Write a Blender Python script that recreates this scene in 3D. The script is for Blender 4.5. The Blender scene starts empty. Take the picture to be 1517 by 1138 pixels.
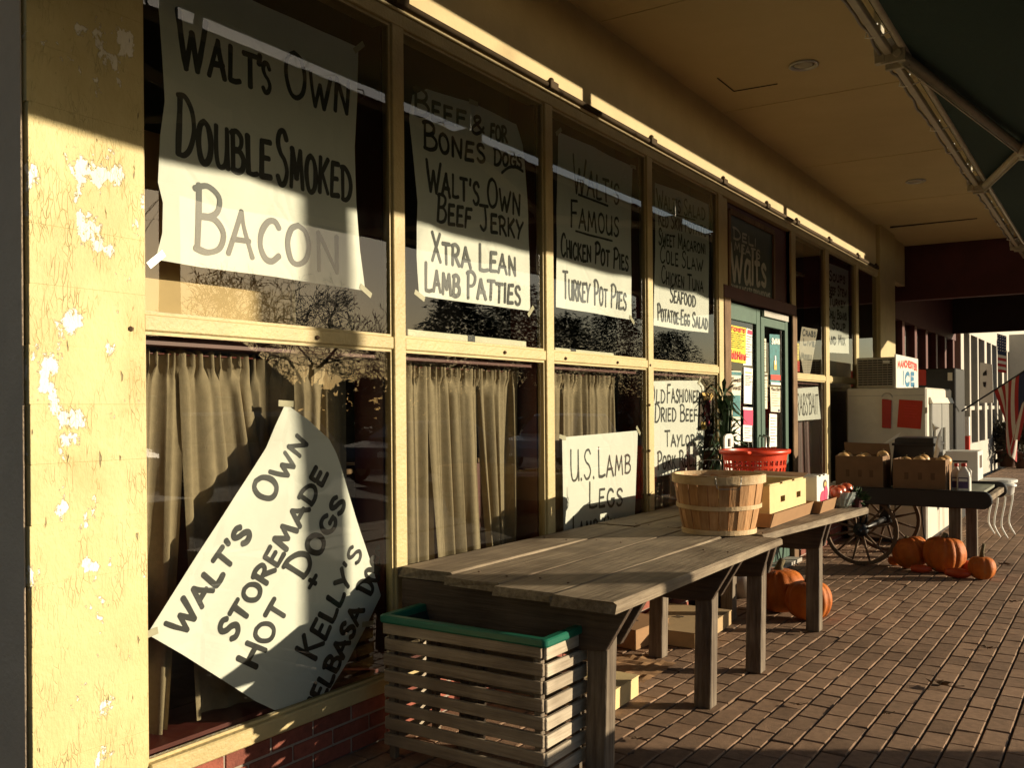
import bpy, bmesh, math, random
from math import sin, cos, pi, radians, sqrt, atan2
from mathutils import Vector, Matrix, noise
from mathutils.geometry import delaunay_2d_cdt

C = bpy.context.scene.collection
SC = bpy.context.scene
random.seed(7)

# ------------------------------------------------------------------ camera
F_PX, PSI, RHO, H0, U0 = 1370.0, radians(33.4), radians(0.45), 605.0, 758.5
CAM = Vector((3.1, 0.0, 1.6))
cam_d = bpy.data.cameras.new('camera')
cam_o = bpy.data.objects.new('camera', cam_d)
C.objects.link(cam_o)
cam_o.location = CAM
cam_o.matrix_world = (Matrix.Translation(CAM) @ Matrix.Rotation(PSI, 4, 'Z')
                      @ Matrix.Rotation(radians(90), 4, 'X') @ Matrix.Rotation(-RHO, 4, 'Z'))
cam_d.sensor_width = 36.0
cam_d.lens = F_PX / 1517.0 * 36.0
cam_d.shift_y = (H0 - 569.0) / 1517.0
cam_d.clip_end = 2000
SC.camera = cam_o

# ------------------------------------------------------------------ light
SUN_EL, SUN_X, SUN_Y = radians(11.3), 0.85, 0.53
world = bpy.data.worlds.new('World')
SC.world = world
world.use_nodes = True
wn = world.node_tree
sky = wn.nodes.new('ShaderNodeTexSky')
sky.sky_type = 'NISHITA'
sky.sun_disc = False
sky.sun_elevation = SUN_EL
sky.sun_rotation = atan2(SUN_X, SUN_Y)
sky.air_density = 1.0
sky.dust_density = 1.2
wn.links.new(sky.outputs[0], wn.nodes['Background'].inputs[0])
wn.nodes['Background'].inputs[1].default_value = 0.064
sun_d = bpy.data.lights.new('sun', 'SUN')
sun_d.energy = 5.0
sun_d.angle = radians(0.5)
sun_d.color = (1.0, 0.84, 0.60)
sun_o = bpy.data.objects.new('sun', sun_d)
C.objects.link(sun_o)
sd = Vector((SUN_X * cos(SUN_EL), SUN_Y * cos(SUN_EL), sin(SUN_EL)))
sun_o.rotation_euler = sd.to_track_quat('Z', 'Y').to_euler()
sun_o.location = (20, 12, 20)

SC.view_settings.view_transform = 'Standard'
SC.view_settings.look = 'None'
SC.view_settings.exposure = 0.65
SC.cycles.use_denoising = True
SC.cycles.max_bounces = 8
SC.cycles.transparent_max_bounces = 24
SC.cycles.caustics_reflective = False
SC.cycles.caustics_refractive = False
SC.cycles.sample_clamp_indirect = 4.0

# ------------------------------------------------------------------ measuring the photograph
def ray(u, v):
    a, b = (u - U0) / F_PX, (v - H0) / F_PX
    c, s = cos(RHO), sin(RHO)
    a, b = a * c - b * s, a * s + b * c
    return Vector((-sin(PSI) + cos(PSI) * a, cos(PSI) + sin(PSI) * a, -b))
def X_(u, v, X=0.0):
    r = ray(u, v); return CAM + r * ((X - CAM.x) / r.x)
def Y_(u, v, Y):
    r = ray(u, v); return CAM + r * (Y / r.y)
def Z_(u, v, Z=0.0):
    r = ray(u, v); return CAM + r * ((Z - CAM.z) / r.z)

GS = -.012                       # the pavement falls gently along the street
def G(y): return GS * y
def G_(u, v, dz=0.0):
    r = ray(u, v); t = (dz - CAM.z) / (r.z - GS * r.y); return CAM + r * t

# ------------------------------------------------------------------ materials
MATS = {}
def mat(name, col, rough=0.6, var=0.12, scale=8.0, bump=0.0, bscale=40.0, metal=0.0, spec=0.4,
        stretch=(1, 1, 1), col2=None, per_island=0.0, rotz=0.0, extra=None):
    """plain procedural material: noise between two shades, optional bump"""
    if name in MATS: return MATS[name]
    m = bpy.data.materials.new(name); m.use_nodes = True
    nt = m.node_tree; N = nt.nodes; L = nt.links
    b = N['Principled BSDF']
    b.inputs['Roughness'].default_value = rough
    b.inputs['Metallic'].default_value = metal
    b.inputs['Specular IOR Level'].default_value = spec
    tc = N.new('ShaderNodeTexCoord'); mp = N.new('ShaderNodeMapping')
    mp.inputs['Scale'].default_value = stretch
    mp.inputs['Rotation'].default_value = (0, 0, rotz)
    L.new(tc.outputs['Object'], mp.inputs[0])
    nz = N.new('ShaderNodeTexNoise'); nz.inputs['Scale'].default_value = scale
    nz.inputs['Detail'].default_value = 6; nz.inputs['Roughness'].default_value = 0.65
    L.new(mp.outputs[0], nz.inputs[0])
    rp = N.new('ShaderNodeValToRGB')
    c1 = tuple(max(0, c * (1 - var)) for c in col) if col2 is None else col
    c2 = tuple(min(1, c * (1 + var)) for c in col) if col2 is None else col2
    rp.color_ramp.elements[0].position = 0.3; rp.color_ramp.elements[0].color = (*c1, 1)
    rp.color_ramp.elements[1].position = 0.7; rp.color_ramp.elements[1].color = (*c2, 1)
    L.new(nz.outputs[0], rp.inputs[0])
    out = rp.outputs[0]
    if per_island:
        g = N.new('ShaderNodeNewGeometry')
        mr = N.new('ShaderNodeMapRange')
        mr.inputs['To Min'].default_value = 1 - per_island; mr.inputs['To Max'].default_value = 1 + per_island
        L.new(g.outputs['Random Per Island'], mr.inputs[0])
        hv = N.new('ShaderNodeHueSaturation')
        L.new(mr.outputs[0], hv.inputs['Value']); L.new(out, hv.inputs['Color'])
        out = hv.outputs[0]
    L.new(out, b.inputs['Base Color'])
    if bump:
        n2 = N.new('ShaderNodeTexNoise'); n2.inputs['Scale'].default_value = bscale
        n2.inputs['Detail'].default_value = 5
        L.new(mp.outputs[0], n2.inputs[0])
        bp = N.new('ShaderNodeBump'); bp.inputs['Strength'].default_value = bump
        bp.inputs['Distance'].default_value = 0.02
        L.new(n2.outputs[0], bp.inputs['Height']); L.new(bp.outputs[0], b.inputs['Normal'])
    MATS[name] = m
    if extra: extra(m, nt, b, mp, out)
    return m

def wood(name, c1, c2, axis='y', rough=0.75, fine=90.0, bump=0.35):
    """weathered timber with the grain along one axis"""
    if name in MATS: return MATS[name]
    s = {'x': (0.05, 1, 1), 'y': (1, 0.05, 1), 'z': (1, 1, 0.05)}[axis]
    m = mat(name, c1, rough, 0, fine * 0.5, bump, fine, stretch=s, col2=c2, spec=0.25, per_island=0.14)
    nt = m.node_tree; N = nt.nodes; L = nt.links
    b = N['Principled BSDF']
    src = b.inputs['Base Color'].links[0].from_socket
    tc = N.new('ShaderNodeTexCoord'); nz = N.new('ShaderNodeTexNoise')
    nz.inputs['Scale'].default_value = 3.5; nz.inputs['Detail'].default_value = 4
    L.new(tc.outputs['Object'], nz.inputs[0])
    rp = N.new('ShaderNodeValToRGB')
    rp.color_ramp.elements[0].position = 0.35; rp.color_ramp.elements[0].color = (.55, .52, .5, 1)
    rp.color_ramp.elements[1].position = 0.6; rp.color_ramp.elements[1].color = (1, 1, 1, 1)
    L.new(nz.outputs[0], rp.inputs[0])
    mx = N.new('ShaderNodeMixRGB'); mx.blend_type = 'MULTIPLY'; mx.inputs[0].default_value = 0.8
    L.new(src, mx.inputs[1]); L.new(rp.outputs[0], mx.inputs[2])
    L.new(mx.outputs[0], b.inputs['Base Color'])
    return m

def glass_mat():
    m = bpy.data.materials.new('window_glass'); m.use_nodes = True
    nt = m.node_tree; N = nt.nodes; L = nt.links
    for n in list(N): N.remove(n)
    o = N.new('ShaderNodeOutputMaterial'); mx = N.new('ShaderNodeMixShader')
    tr = N.new('ShaderNodeBsdfTransparent'); gl = N.new('ShaderNodeBsdfGlossy'); fr = N.new('ShaderNodeFresnel')
    fr.inputs['IOR'].default_value = 1.52
    tr.inputs[0].default_value = (.90, .93, .90, 1); gl.inputs['Roughness'].default_value = 0.0
    # faint dust and waviness of old plate glass
    tc = N.new('ShaderNodeTexCoord'); nz = N.new('ShaderNodeTexNoise'); nz.inputs['Scale'].default_value = 1.3
    bp = N.new('ShaderNodeBump'); bp.inputs['Strength'].default_value = 0.012; bp.inputs['Distance'].default_value = 0.05
    L.new(tc.outputs['Object'], nz.inputs[0]); L.new(nz.outputs[0], bp.inputs['Height'])
    L.new(bp.outputs[0], gl.inputs['Normal'])
    mu = N.new('ShaderNodeMath'); mu.operation = 'MULTIPLY'; mu.inputs[1].default_value = 1.75; mu.use_clamp = True
    L.new(fr.outputs[0], mu.inputs[0]); L.new(mu.outputs[0], mx.inputs[0])
    L.new(tr.outputs[0], mx.inputs[1]); L.new(gl.outputs[0], mx.inputs[2])
    # thin film of dirt: a little diffuse
    df = N.new('ShaderNodeBsdfDiffuse'); df.inputs[0].default_value = (.6, .58, .5, 1)
    n3 = N.new('ShaderNodeTexNoise'); n3.inputs['Scale'].default_value = 5; n3.inputs['Detail'].default_value = 8
    mp = N.new('ShaderNodeMapping'); mp.inputs['Scale'].default_value = (1, 1, .35)
    L.new(tc.outputs['Object'], mp.inputs[0]); L.new(mp.outputs[0], n3.inputs[0])
    mr = N.new('ShaderNodeMapRange'); mr.inputs['From Min'].default_value = .45; mr.inputs['From Max'].default_value = .8
    mr.inputs["To Max"].default_value = .006
    L.new(n3.outputs[0], mr.inputs[0])
    m2 = N.new('ShaderNodeMixShader'); L.new(mr.outputs[0], m2.inputs[0])
    L.new(mx.outputs[0], m2.inputs[1]); L.new(df.outputs[0], m2.inputs[2])
    L.new(m2.outputs[0], o.inputs[0])
    return m
GLASS = glass_mat()

def block_paint():
    """cream yellow paint on concrete block: cracked, blistered, flaked to white primer in places"""
    m = bpy.data.materials.new('flaking_yellow_paint'); m.use_nodes = True
    nt = m.node_tree; N = nt.nodes; L = nt.links
    b = N['Principled BSDF']; b.inputs['Roughness'].default_value = .55; b.inputs['Specular IOR Level'].default_value = .3
    tc = N.new('ShaderNodeTexCoord')
    def noise_(scale, st, detail=6, rough=.6, off=(0, 0, 0)):
        mp = N.new('ShaderNodeMapping'); mp.inputs['Scale'].default_value = st; mp.inputs['Location'].default_value = off
        L.new(tc.outputs['Object'], mp.inputs[0])
        n = N.new('ShaderNodeTexNoise'); n.inputs['Scale'].default_value = scale
        n.inputs['Detail'].default_value = detail; n.inputs['Roughness'].default_value = rough
        L.new(mp.outputs[0], n.inputs[0]); return n.outputs[0]
    def ramp(src, p0, p1):
        r = N.new('ShaderNodeMapRange'); r.inputs['From Min'].default_value = p0; r.inputs['From Max'].default_value = p1
        L.new(src, r.inputs[0]); return r.outputs[0]
    def math_(op, a, bb):
        k = N.new('ShaderNodeMath'); k.operation = op
        for i, q in ((0, a), (1, bb)):
            if isinstance(q, (int, float)): k.inputs[i].default_value = q
            else: L.new(q, k.inputs[i])
        return k.outputs[0]
    flake = ramp(noise_(6.5, (1, 1.0, .75), 9, .66, (3.1, 1.7, .4)), .592, .602)
    # cracks: edges of a tall stretched voronoi broken up by noise
    mp = N.new('ShaderNodeMapping'); mp.inputs['Scale'].default_value = (1, 1, .27)
    L.new(tc.outputs['Object'], mp.inputs[0])
    wob = N.new('ShaderNodeTexNoise'); wob.inputs['Scale'].default_value = 25
    L.new(mp.outputs[0], wob.inputs[0])
    mxv = N.new('ShaderNodeMixRGB'); mxv.inputs[0].default_value = .035
    L.new(mp.outputs[0], mxv.inputs[1]); L.new(wob.outputs[1], mxv.inputs[2])
    vo = N.new('ShaderNodeTexVoronoi'); vo.feature = 'DISTANCE_TO_EDGE'; vo.inputs['Scale'].default_value = 62
    L.new(mxv.outputs[0], vo.inputs[0])
    brk = ramp(noise_(9, (1, 1, .6), 5, .65), .50, .80)
    line = math_('SUBTRACT', 1.0, ramp(vo.outputs[0], .0, .07))
    crack = math_('MULTIPLY', line, brk)
    rp = N.new('ShaderNodeValToRGB')
    rp.color_ramp.elements[0].position = .3; rp.color_ramp.elements[0].color = (.55, .455, .215, 1)
    rp.color_ramp.elements[1].position = .75; rp.color_ramp.elements[1].color = (.64, .545, .28, 1)
    L.new(noise_(4, (1, 1, 1)), rp.inputs[0])
    m1 = N.new('ShaderNodeMixRGB'); m1.inputs[2].default_value = (.86, .83, .74, 1)
    L.new(flake, m1.inputs[0]); L.new(rp.outputs[0], m1.inputs[1])
    m2 = N.new('ShaderNodeMixRGB'); m2.inputs[2].default_value = (.30, .24, .13, 1)
    L.new(math_('MULTIPLY', crack, .5), m2.inputs[0]); L.new(m1.outputs[0], m2.inputs[1])
    nick = ramp(noise_(34, (1, 1, .30), 3, .5, (5, 2, 9)), .70, .74)
    m3 = N.new('ShaderNodeMixRGB'); m3.inputs[2].default_value = (.16, .12, .06, 1)
    L.new(math_('MULTIPLY', nick, .8), m3.inputs[0]); L.new(m2.outputs[0], m3.inputs[1])
    grime = ramp(noise_(1.6, (1, 1, .5), 7, .7), .48, .75)
    m4 = N.new('ShaderNodeMixRGB'); m4.blend_type = 'MULTIPLY'; m4.inputs[2].default_value = (.80, .76, .66, 1)
    L.new(grime, m4.inputs[0]); L.new(m3.outputs[0], m4.inputs[1])
    L.new(m4.outputs[0], b.inputs['Base Color'])
    h = math_('SUBTRACT', math_('MULTIPLY', noise_(55, (1, 1, .6), 5, .65), .7), math_('MULTIPLY', crack, 1.0))
    h = math_('SUBTRACT', h, math_('MULTIPLY', flake, .9)); h = math_('SUBTRACT', h, math_('MULTIPLY', nick, .8))
    bp = N.new('ShaderNodeBump'); bp.inputs['Strength'].default_value = .8; bp.inputs['Distance'].default_value = .006
    L.new(h, bp.inputs['Height']); L.new(bp.outputs[0], b.inputs['Normal'])
    return m
M_BLOCK = block_paint()
M_SIDE = mat('beige_block_paint', (.66, .52, .38), .7, .08, 5, .25, 70)

M_TRIM = mat('cream_trim_paint', (.47, .375, .18), .5, .10, 5, .25, 60, stretch=(1, 1, 1))
M_WALL = mat('tan_wall_paint', (.50, .39, .20), .7, .08, 3, .15, 50)
M_CEIL = mat('tan_ceiling_paint', (.50, .40, .215), .8, .07, 1.2, .08, 30)
M_MAROON = mat('maroon_paint', (.10, .018, .012), .5, .2, 4)
M_DARKRED = mat('dark_red_panel', (.07, .014, .014), .6, .2, 3)
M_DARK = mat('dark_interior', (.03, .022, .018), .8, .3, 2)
M_PAPER = mat('white_paper', (.80, .79, .72), .8, .03, 6)
def _crease(m, nt, b, mp, out):
    N = nt.nodes; L = nt.links
    v = N.new('ShaderNodeTexVoronoi'); v.feature = 'DISTANCE_TO_EDGE'; v.inputs['Scale'].default_value = 2.6
    n = N.new('ShaderNodeTexNoise'); n.inputs['Scale'].default_value = 5; n.inputs['Detail'].default_value = 4
    L.new(mp.outputs[0], v.inputs[0]); L.new(mp.outputs[0], n.inputs[0])
    r = N.new('ShaderNodeMapRange'); r.inputs['From Max'].default_value = .06; L.new(v.outputs[0], r.inputs[0])
    a = N.new('ShaderNodeMath'); a.operation = 'MULTIPLY_ADD'; a.inputs[1].default_value = .30; L.new(r.outputs[0], a.inputs[0]); L.new(n.outputs[0], a.inputs[2])
    bp = N.new('ShaderNodeBump'); bp.inputs['Strength'].default_value = .5; bp.inputs['Distance'].default_value = .012
    L.new(a.outputs[0], bp.inputs['Height']); L.new(bp.outputs[0], b.inputs['Normal'])
M_SIGNP = mat('creased_sign_paper', (.80, .79, .72), .8, .03, 6, extra=_crease)
M_TAPE = mat('yellowed_clear_tape', (.55, .50, .36), .15, .1, 20, spec=.8)
M_INK = mat('black_marker_ink', (.014, .013, .012), .5, .3, 60)
M_CURT = mat('khaki_curtain_cloth', (.265, .205, .125), .9, .12, 30, .3, 300)
M_GREENP = mat('green_door_paint', (.06, .115, .085), .45, .12, 6)
M_BLACK = mat('black_paint', (.012, .012, .013), .45, .3, 8)
M_STEEL = mat('galvanised_steel', (.42, .40, .36), .4, .12, 12, metal=.8)
M_GREYP = mat('grey_painted_metal', (.40, .36, .27), .45, .12, 12)
M_CARD = mat('brown_cardboard', (.30, .17, .08), .85, .10, 7, .1, 120)
M_CARDY = mat('yellow_cardboard', (.62, .48, .24), .85, .08, 7, .1, 120)
M_WHITE = mat('white_enamel', (.74, .73, .68), .35, .05, 4)
M_RED = mat('red_enamel', (.42, .03, .02), .5, .1, 5)
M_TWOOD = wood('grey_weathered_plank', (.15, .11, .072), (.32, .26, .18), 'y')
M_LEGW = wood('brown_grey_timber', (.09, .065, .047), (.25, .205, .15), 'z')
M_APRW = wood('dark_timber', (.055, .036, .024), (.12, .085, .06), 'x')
M_CRATEX = wood('shade_dark_crate_lath', (.20, .155, .11), (.34, .275, .20), 'x')  # front and back laths coloured darker to stand in for their shade
M_CRATEY = wood('sunlit_crate_lath_side', (.36, .30, .22), (.54, .47, .36), 'y')  # lighter copy of the same lath, for the sunlit side
M_BASK = wood('basket_veneer', (.40, .20, .08), (.56, .33, .16), 'z', bump=.2)
M_HOOP = wood('basket_hoop', (.55, .38, .20), (.68, .52, .32), 'x', bump=.15)

# ------------------------------------------------------------------ mesh building
WORLD_LOC = {}
class MB:
    def __init__(s): s.v = []; s.f = []; s.m = []
    def add(s, vs, fs, m=0):
        o = len(s.v); s.v += [Vector(p) for p in vs]
        for f in fs: s.f.append([i + o for i in f]); s.m.append(m)
        return s
    def quad(s, a, b, c, d, m=0): return s.add([a, b, c, d], [(0, 1, 2, 3)], m)
    def poly(s, pts, m=0): return s.add(pts, [tuple(range(len(pts)))], m)
    def box(s, x0, y0, z0, x1, y1, z1, m=0):
        return s.hexa([(x0, y0, z0), (x1, y0, z0), (x1, y1, z0), (x0, y1, z0)],
                      [(x0, y0, z1), (x1, y0, z1), (x1, y1, z1), (x0, y1, z1)], m)
    def hexa(s, lo, hi, m=0):
        n = len(lo)
        fs = [tuple(range(n - 1, -1, -1)), tuple(range(n, 2 * n))]
        fs += [(i, (i + 1) % n, n + (i + 1) % n, n + i) for i in range(n)]
        return s.add(list(lo) + list(hi), fs, m)
    def obox(s, c, size, R=None, m=0):
        R = R or Matrix.Identity(3); c = Vector(c)
        hx, hy, hz = (k / 2 for k in size)
        P = lambda x, y, z: c + R @ Vector((x, y, z))
        return s.hexa([P(-hx, -hy, -hz), P(hx, -hy, -hz), P(hx, hy, -hz), P(-hx, hy, -hz)],
                      [P(-hx, -hy, hz), P(hx, -hy, hz), P(hx, hy, hz), P(-hx, hy, hz)], m)
    def bar(s, p, q, w, t, m=0, up=(0, 0, 1)):
        p, q = Vector(p), Vector(q); d = (q - p).normalized(); up = Vector(up)
        a = d.cross(up)
        if a.length < 1e-4: a = d.cross(Vector((0, 1, 0)))
        a.normalize(); b = a.cross(d).normalized()
        a *= w / 2; b *= t / 2
        return s.hexa([p - a - b, p + a - b, p + a + b, p - a + b], [q - a - b, q + a - b, q + a + b, q - a + b], m)
    def tube(s, pts, r, n=8, m=0, cap=True, closed=False):
        pts = [Vector(p) for p in pts]; k = len(pts)
        rs = r if isinstance(r, (list, tuple)) else [r] * k
        rings = []; prev = None
        for i, p in enumerate(pts):
            if closed: d = pts[(i + 1) % k] - pts[i - 1]
            else: d = pts[min(i + 1, k - 1)] - pts[max(i - 1, 0)]
            d.normalize()
            if prev is None:
                a = d.cross(Vector((0, 0, 1)))
                if a.length < .05: a = d.cross(Vector((0, 1, 0)))
            else: a = prev - d * prev.dot(d)
            a.normalize(); prev = a; b = d.cross(a)
            rings.append([p + (a * cos(2 * pi * j / n) + b * sin(2 * pi * j / n)) * rs[i] for j in range(n)])
        vs = [q for R in rings for q in R]; fs = []
        for i in range(k if closed else k - 1):
            i2 = (i + 1) % k
            for j in range(n):
                j2 = (j + 1) % n
                fs.append((i * n + j, i * n + j2, i2 * n + j2, i2 * n + j))
        if cap and not closed: fs += [tuple(range(n - 1, -1, -1)), tuple((k - 1) * n + j for j in range(n))]
        return s.add(vs, fs, m)
    def lathe(s, prof, c=(0, 0, 0), n=24, m=0, fn=None, cap=True):
        c = Vector(c); vs = []; fs = []; k = len(prof)
        for (r, z) in prof:
            for j in range(n):
                th = 2 * pi * j / n
                rr = fn(th, r, z) if fn else r
                vs.append(c + Vector((rr * cos(th), rr * sin(th), z)))
        for i in range(k - 1):
            for j in range(n):
                j2 = (j + 1) % n
                fs.append((i * n + j, i * n + j2, (i + 1) * n + j2, (i + 1) * n + j))
        if cap: fs += [tuple(range(n - 1, -1, -1)), tuple((k - 1) * n + j for j in range(n))]
        return s.add(vs, fs, m)
    def prism(s, poly, d, m=0):
        d = Vector(d); lo = [Vector(p) for p in poly]
        return s.hexa(lo, [p + d for p in lo], m)
    def shear(s):
        s.v = [Vector((p.x, p.y, p.z + GS * p.y)) for p in s.v]; return s
    def build(s, name, mats, parent=None, smooth=False, bevel=0.0, jitter=0.0):
        if not isinstance(mats, (list, tuple)): mats = [mats]
        if parent is not None: org = WORLD_LOC[parent]
        else:
            lo = Vector([min(p[i] for p in s.v) for i in range(3)]); hi = Vector([max(p[i] for p in s.v) for i in range(3)])
            org = Vector(((lo.x + hi.x) / 2, (lo.y + hi.y) / 2, lo.z))
        me = bpy.data.meshes.new(name)
        me.from_pydata([tuple(p - org) for p in s.v], [], s.f)
        for mm in mats: me.materials.append(mm)
        for p, k in zip(me.polygons, s.m): p.material_index = k; p.use_smooth = smooth
        bm = bmesh.new(); bm.from_mesh(me)
        bmesh.ops.recalc_face_normals(bm, faces=bm.faces)
        if bevel: bmesh.ops.bevel(bm, geom=[e for e in bm.edges if len(e.link_faces) == 2 and e.calc_face_angle(0) > .5],
                                  offset=bevel, segments=1, affect='EDGES', clamp_overlap=True)
        bm.to_mesh(me); bm.free()
        me.update()
        o = bpy.data.objects.new(name, me); C.objects.link(o)
        if parent is not None: o.parent = parent
        else: o.location = org
        WORLD_LOC[o] = org.copy()
        return o

def tag(o, label=None, cat=None, group=None, kind=None):
    for k, v in (('label', label), ('category', cat), ('group', group), ('kind', kind)):
        if v: o[k] = v
    return o
def thing(name, label, cat, loc, group=None):
    o = bpy.data.objects.new(name, None); C.objects.link(o); o.location = loc
    o.empty_display_size = .2
    WORLD_LOC[o] = Vector(loc)
    return tag(o, label, cat, group)
def rot(z=0, y=0, x=0): return (Matrix.Rotation(z, 3, 'Z') @ Matrix.Rotation(y, 3, 'Y') @ Matrix.Rotation(x, 3, 'X'))

# ------------------------------------------------------------------ brush lettering (own stroke alphabet)
GL = {
 'A': (.78, [[(0, 0), (.37, 1)], [(.37, 1), (.46, .7), (.62, .35), (.78, 0)], [(.13, .34), (.68, .37)]]),
 'B': (.66, [[(.06, 0), (.1, 1)], [(.0, .93), (.3, 1.02), (.56, .9), (.54, .68), (.36, .55), (.12, .52)], [(.12, .52), (.45, .52), (.66, .33), (.58, .08), (.3, -.02), (.02, .02)]]),
 'C': (.66, [[(.62, .84), (.48, .98), (.27, .93), (.08, .65), (.05, .32), (.2, .05), (.42, .0), (.64, .16)]]),
 'D': (.70, [[(.08, 0), (.1, .98)], [(.0, .98), (.3, 1.0), (.6, .8), (.7, .46), (.55, .14), (.3, .0), (.04, .02)]]),
 'E': (.56, [[(.08, .98), (.05, 0)], [(.08, .97), (.54, 1.0)], [(.07, .52), (.46, .54)], [(.05, .01), (.56, .04)]]),
 'F': (.56, [[(.08, .98), (.05, 0)], [(.06, .97), (.56, 1.0)], [(.07, .52), (.46, .55)]]),
 'G': (.72, [[(.64, .84), (.48, .98), (.26, .93), (.08, .65), (.06, .32), (.22, .04), (.46, .0), (.66, .2), (.66, .42)], [(.42, .42), (.72, .43)]]),
 'H': (.68, [[(.06, 1), (.04, 0)], [(.62, 1), (.64, 0)], [(.06, .5), (.63, .52)]]),
 'I': (.16, [[(.08, 1), (.07, 0)]]),
 'J': (.56, [[(.02, .98), (.56, 1.0)], [(.36, .98), (.4, .5), (.36, .14), (.2, .0), (.03, .16)]]),
 'K': (.64, [[(.07, 1), (.05, 0)], [(.58, 1.0), (.08, .46)], [(.2, .55), (.64, 0)]]),
 'L': (.56, [[(.08, 1), (.05, .03)], [(.05, .03), (.3, .01), (.56, .06)]]),
 'M': (.92, [[(.04, 0), (.16, 1)], [(.16, 1), (.45, .25)], [(.45, .25), (.74, 1)], [(.74, 1), (.88, 0)]]),
 'N': (.70, [[(.06, 0), (.08, 1)], [(.08, 1), (.62, .02)], [(.62, .02), (.66, 1)]]),
 'O': (.74, [[(.36, 1.0), (.14, .86), (.04, .5), (.16, .1), (.38, .0), (.62, .16), (.7, .52), (.58, .88), (.34, 1.0)]]),
 'P': (.60, [[(.06, 0), (.1, 1)], [(.0, .93), (.3, 1.02), (.58, .88), (.56, .62), (.36, .48), (.1, .47)]]),
 'R': (.66, [[(.06, 0), (.1, 1)], [(.0, .93), (.3, 1.02), (.58, .88), (.55, .64), (.36, .5), (.1, .48)], [(.26, .5), (.66, 0)]]),
 'S': (.58, [[(.54, .86), (.4, 1.0), (.18, .95), (.08, .76), (.2, .58), (.42, .46), (.54, .26), (.42, .05), (.2, .0), (.04, .14)]]),
 'T': (.66, [[(.0, .97), (.66, 1.0)], [(.33, .98), (.31, 0)]]),
 'U': (.66, [[(.04, 1), (.04, .4), (.14, .06), (.34, .0), (.54, .12), (.62, .45), (.62, 1)], [(.62, .5), (.66, 0)]]),
 'V': (.70, [[(0, 1), (.34, 0)], [(.34, 0), (.7, 1)]]),
 'W': (1.02, [[(0, 1), (.12, .5), (.28, 0)], [(.28, 0), (.5, .68)], [(.5, .68), (.72, 0)], [(.72, 0), (.88, .5), (1.02, 1)]]),
 'X': (.68, [[(.02, 1), (.64, 0)], [(.62, 1), (.02, 0)]]),
 'Y': (.66, [[(.0, 1), (.32, .48)], [(.66, 1), (.32, .48), (.18, .0)]]),
 'Z': (.62, [[(.02, .98), (.6, 1)], [(.6, 1), (.02, .02)], [(.02, .02), (.62, .0)]]),
 "'": (.14, [[(.1, 1.05), (.05, .78)]]), '.': (.14, [[(.06, .05), (.08, .0)]]), '-': (.34, [[(.03, .48), (.31, .5)]]),
 '+': (.5, [[(.25, .8), (.25, .15)], [(.0, .47), (.5, .48)]]), ',': (.14, [[(.08, .06), (.04, -.12)]]),
 '&': (.72, [[(.7, .1), (.2, .72), (.26, .97), (.46, .95), (.46, .72), (.1, .36), (.1, .1), (.3, .0), (.56, .18), (.68, .42)]]),
 '!': (.14, [[(.08, 1), (.07, .32)], [(.07, .06), (.08, .0)]]), '/': (.4, [[(0, 0), (.4, 1)]]),
 'a': (.5, [[(.44, .6), (.2, .66), (.04, .35), (.14, .02), (.34, .08), (.44, .4)], [(.46, .66), (.46, .2), (.54, .0)]]),
 'l': (.14, [[(.06, 1.05), (.06, 0)]]), 't': (.36, [[(.16, .98), (.14, .1), (.24, .0), (.36, .06)], [(.0, .66), (.36, .68)]]),
 's': (.44, [[(.4, .58), (.24, .68), (.08, .56), (.2, .38), (.38, .24), (.3, .02), (.04, .08)]]),
 'o': (.5, [[(.25, .68), (.06, .5), (.06, .15), (.25, .0), (.45, .18), (.44, .52), (.25, .68)]]),
 'd': (.52, [[(.44, .55), (.22, .66), (.05, .35), (.16, .02), (.36, .1), (.44, .4)], [(.48, 1.05), (.48, .0)]]),
 'e': (.48, [[(.05, .34), (.44, .38), (.36, .64), (.16, .62), (.04, .3), (.16, .02), (.44, .1)]]),
 'r': (.38, [[(.08, .66), (.08, 0)], [(.08, .45), (.2, .62), (.38, .62)]]),
}
def smooth_line(p, n=5):
    if len(p) < 3: return [Vector(q) for q in p]
    P = [Vector(q) for q in p]; out = []
    for i in range(len(P) - 1):
        a, b, c, d = P[max(i - 1, 0)], P[i], P[i + 1], P[min(i + 2, len(P) - 1)]
        for k in range(n):
            t = k / n
            out.append(.5 * ((2 * b) + (c - a) * t + (2 * a - 5 * b + 4 * c - d) * t * t + (3 * b - a - 3 * c + d) * t ** 3))
    out.append(P[-1]); return out

def text_strokes(line, p0, p1, h0, h1, up=None, caps=True, rnd=None, small=.74):
    """strokes (pixel space) of one hand lettered line along a baseline; first letters of words larger"""
    rnd = rnd or random
    p0, p1 = Vector(p0), Vector(p1); d = p1 - p0
    if up is None: upv = Vector((0, -1))
    elif up == 'perp': upv = Vector((d.y, -d.x)).normalized()
    else: upv = Vector(up).normalized()
    items = []; x = 0.0; first = True
    for ch in line:
        if ch == ' ': x += .42; first = True; continue
        if ch not in GL: continue
        k = 1.0 if (first or not caps) else small
        w, st = GL[ch]
        items.append((x, k, st)); x += w * k + .15; first = ch in '.-' and caps
    tot = x - .15
    out = []
    for (x0, k, st) in items:
        ang = rnd.uniform(-.06, .06); oy = rnd.uniform(-.03, .03)
        for s in st:
            q = []
            for p in smooth_line(s):
                gx = x0 + k * (p.x + ang * (p.y - .5)); gy = k * p.y + oy
                t = gx / tot
                q.append(p0 + d * t + upv * ((h0 + (h1 - h0) * t) * gy))
            out.append(q)
    return out

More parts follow.
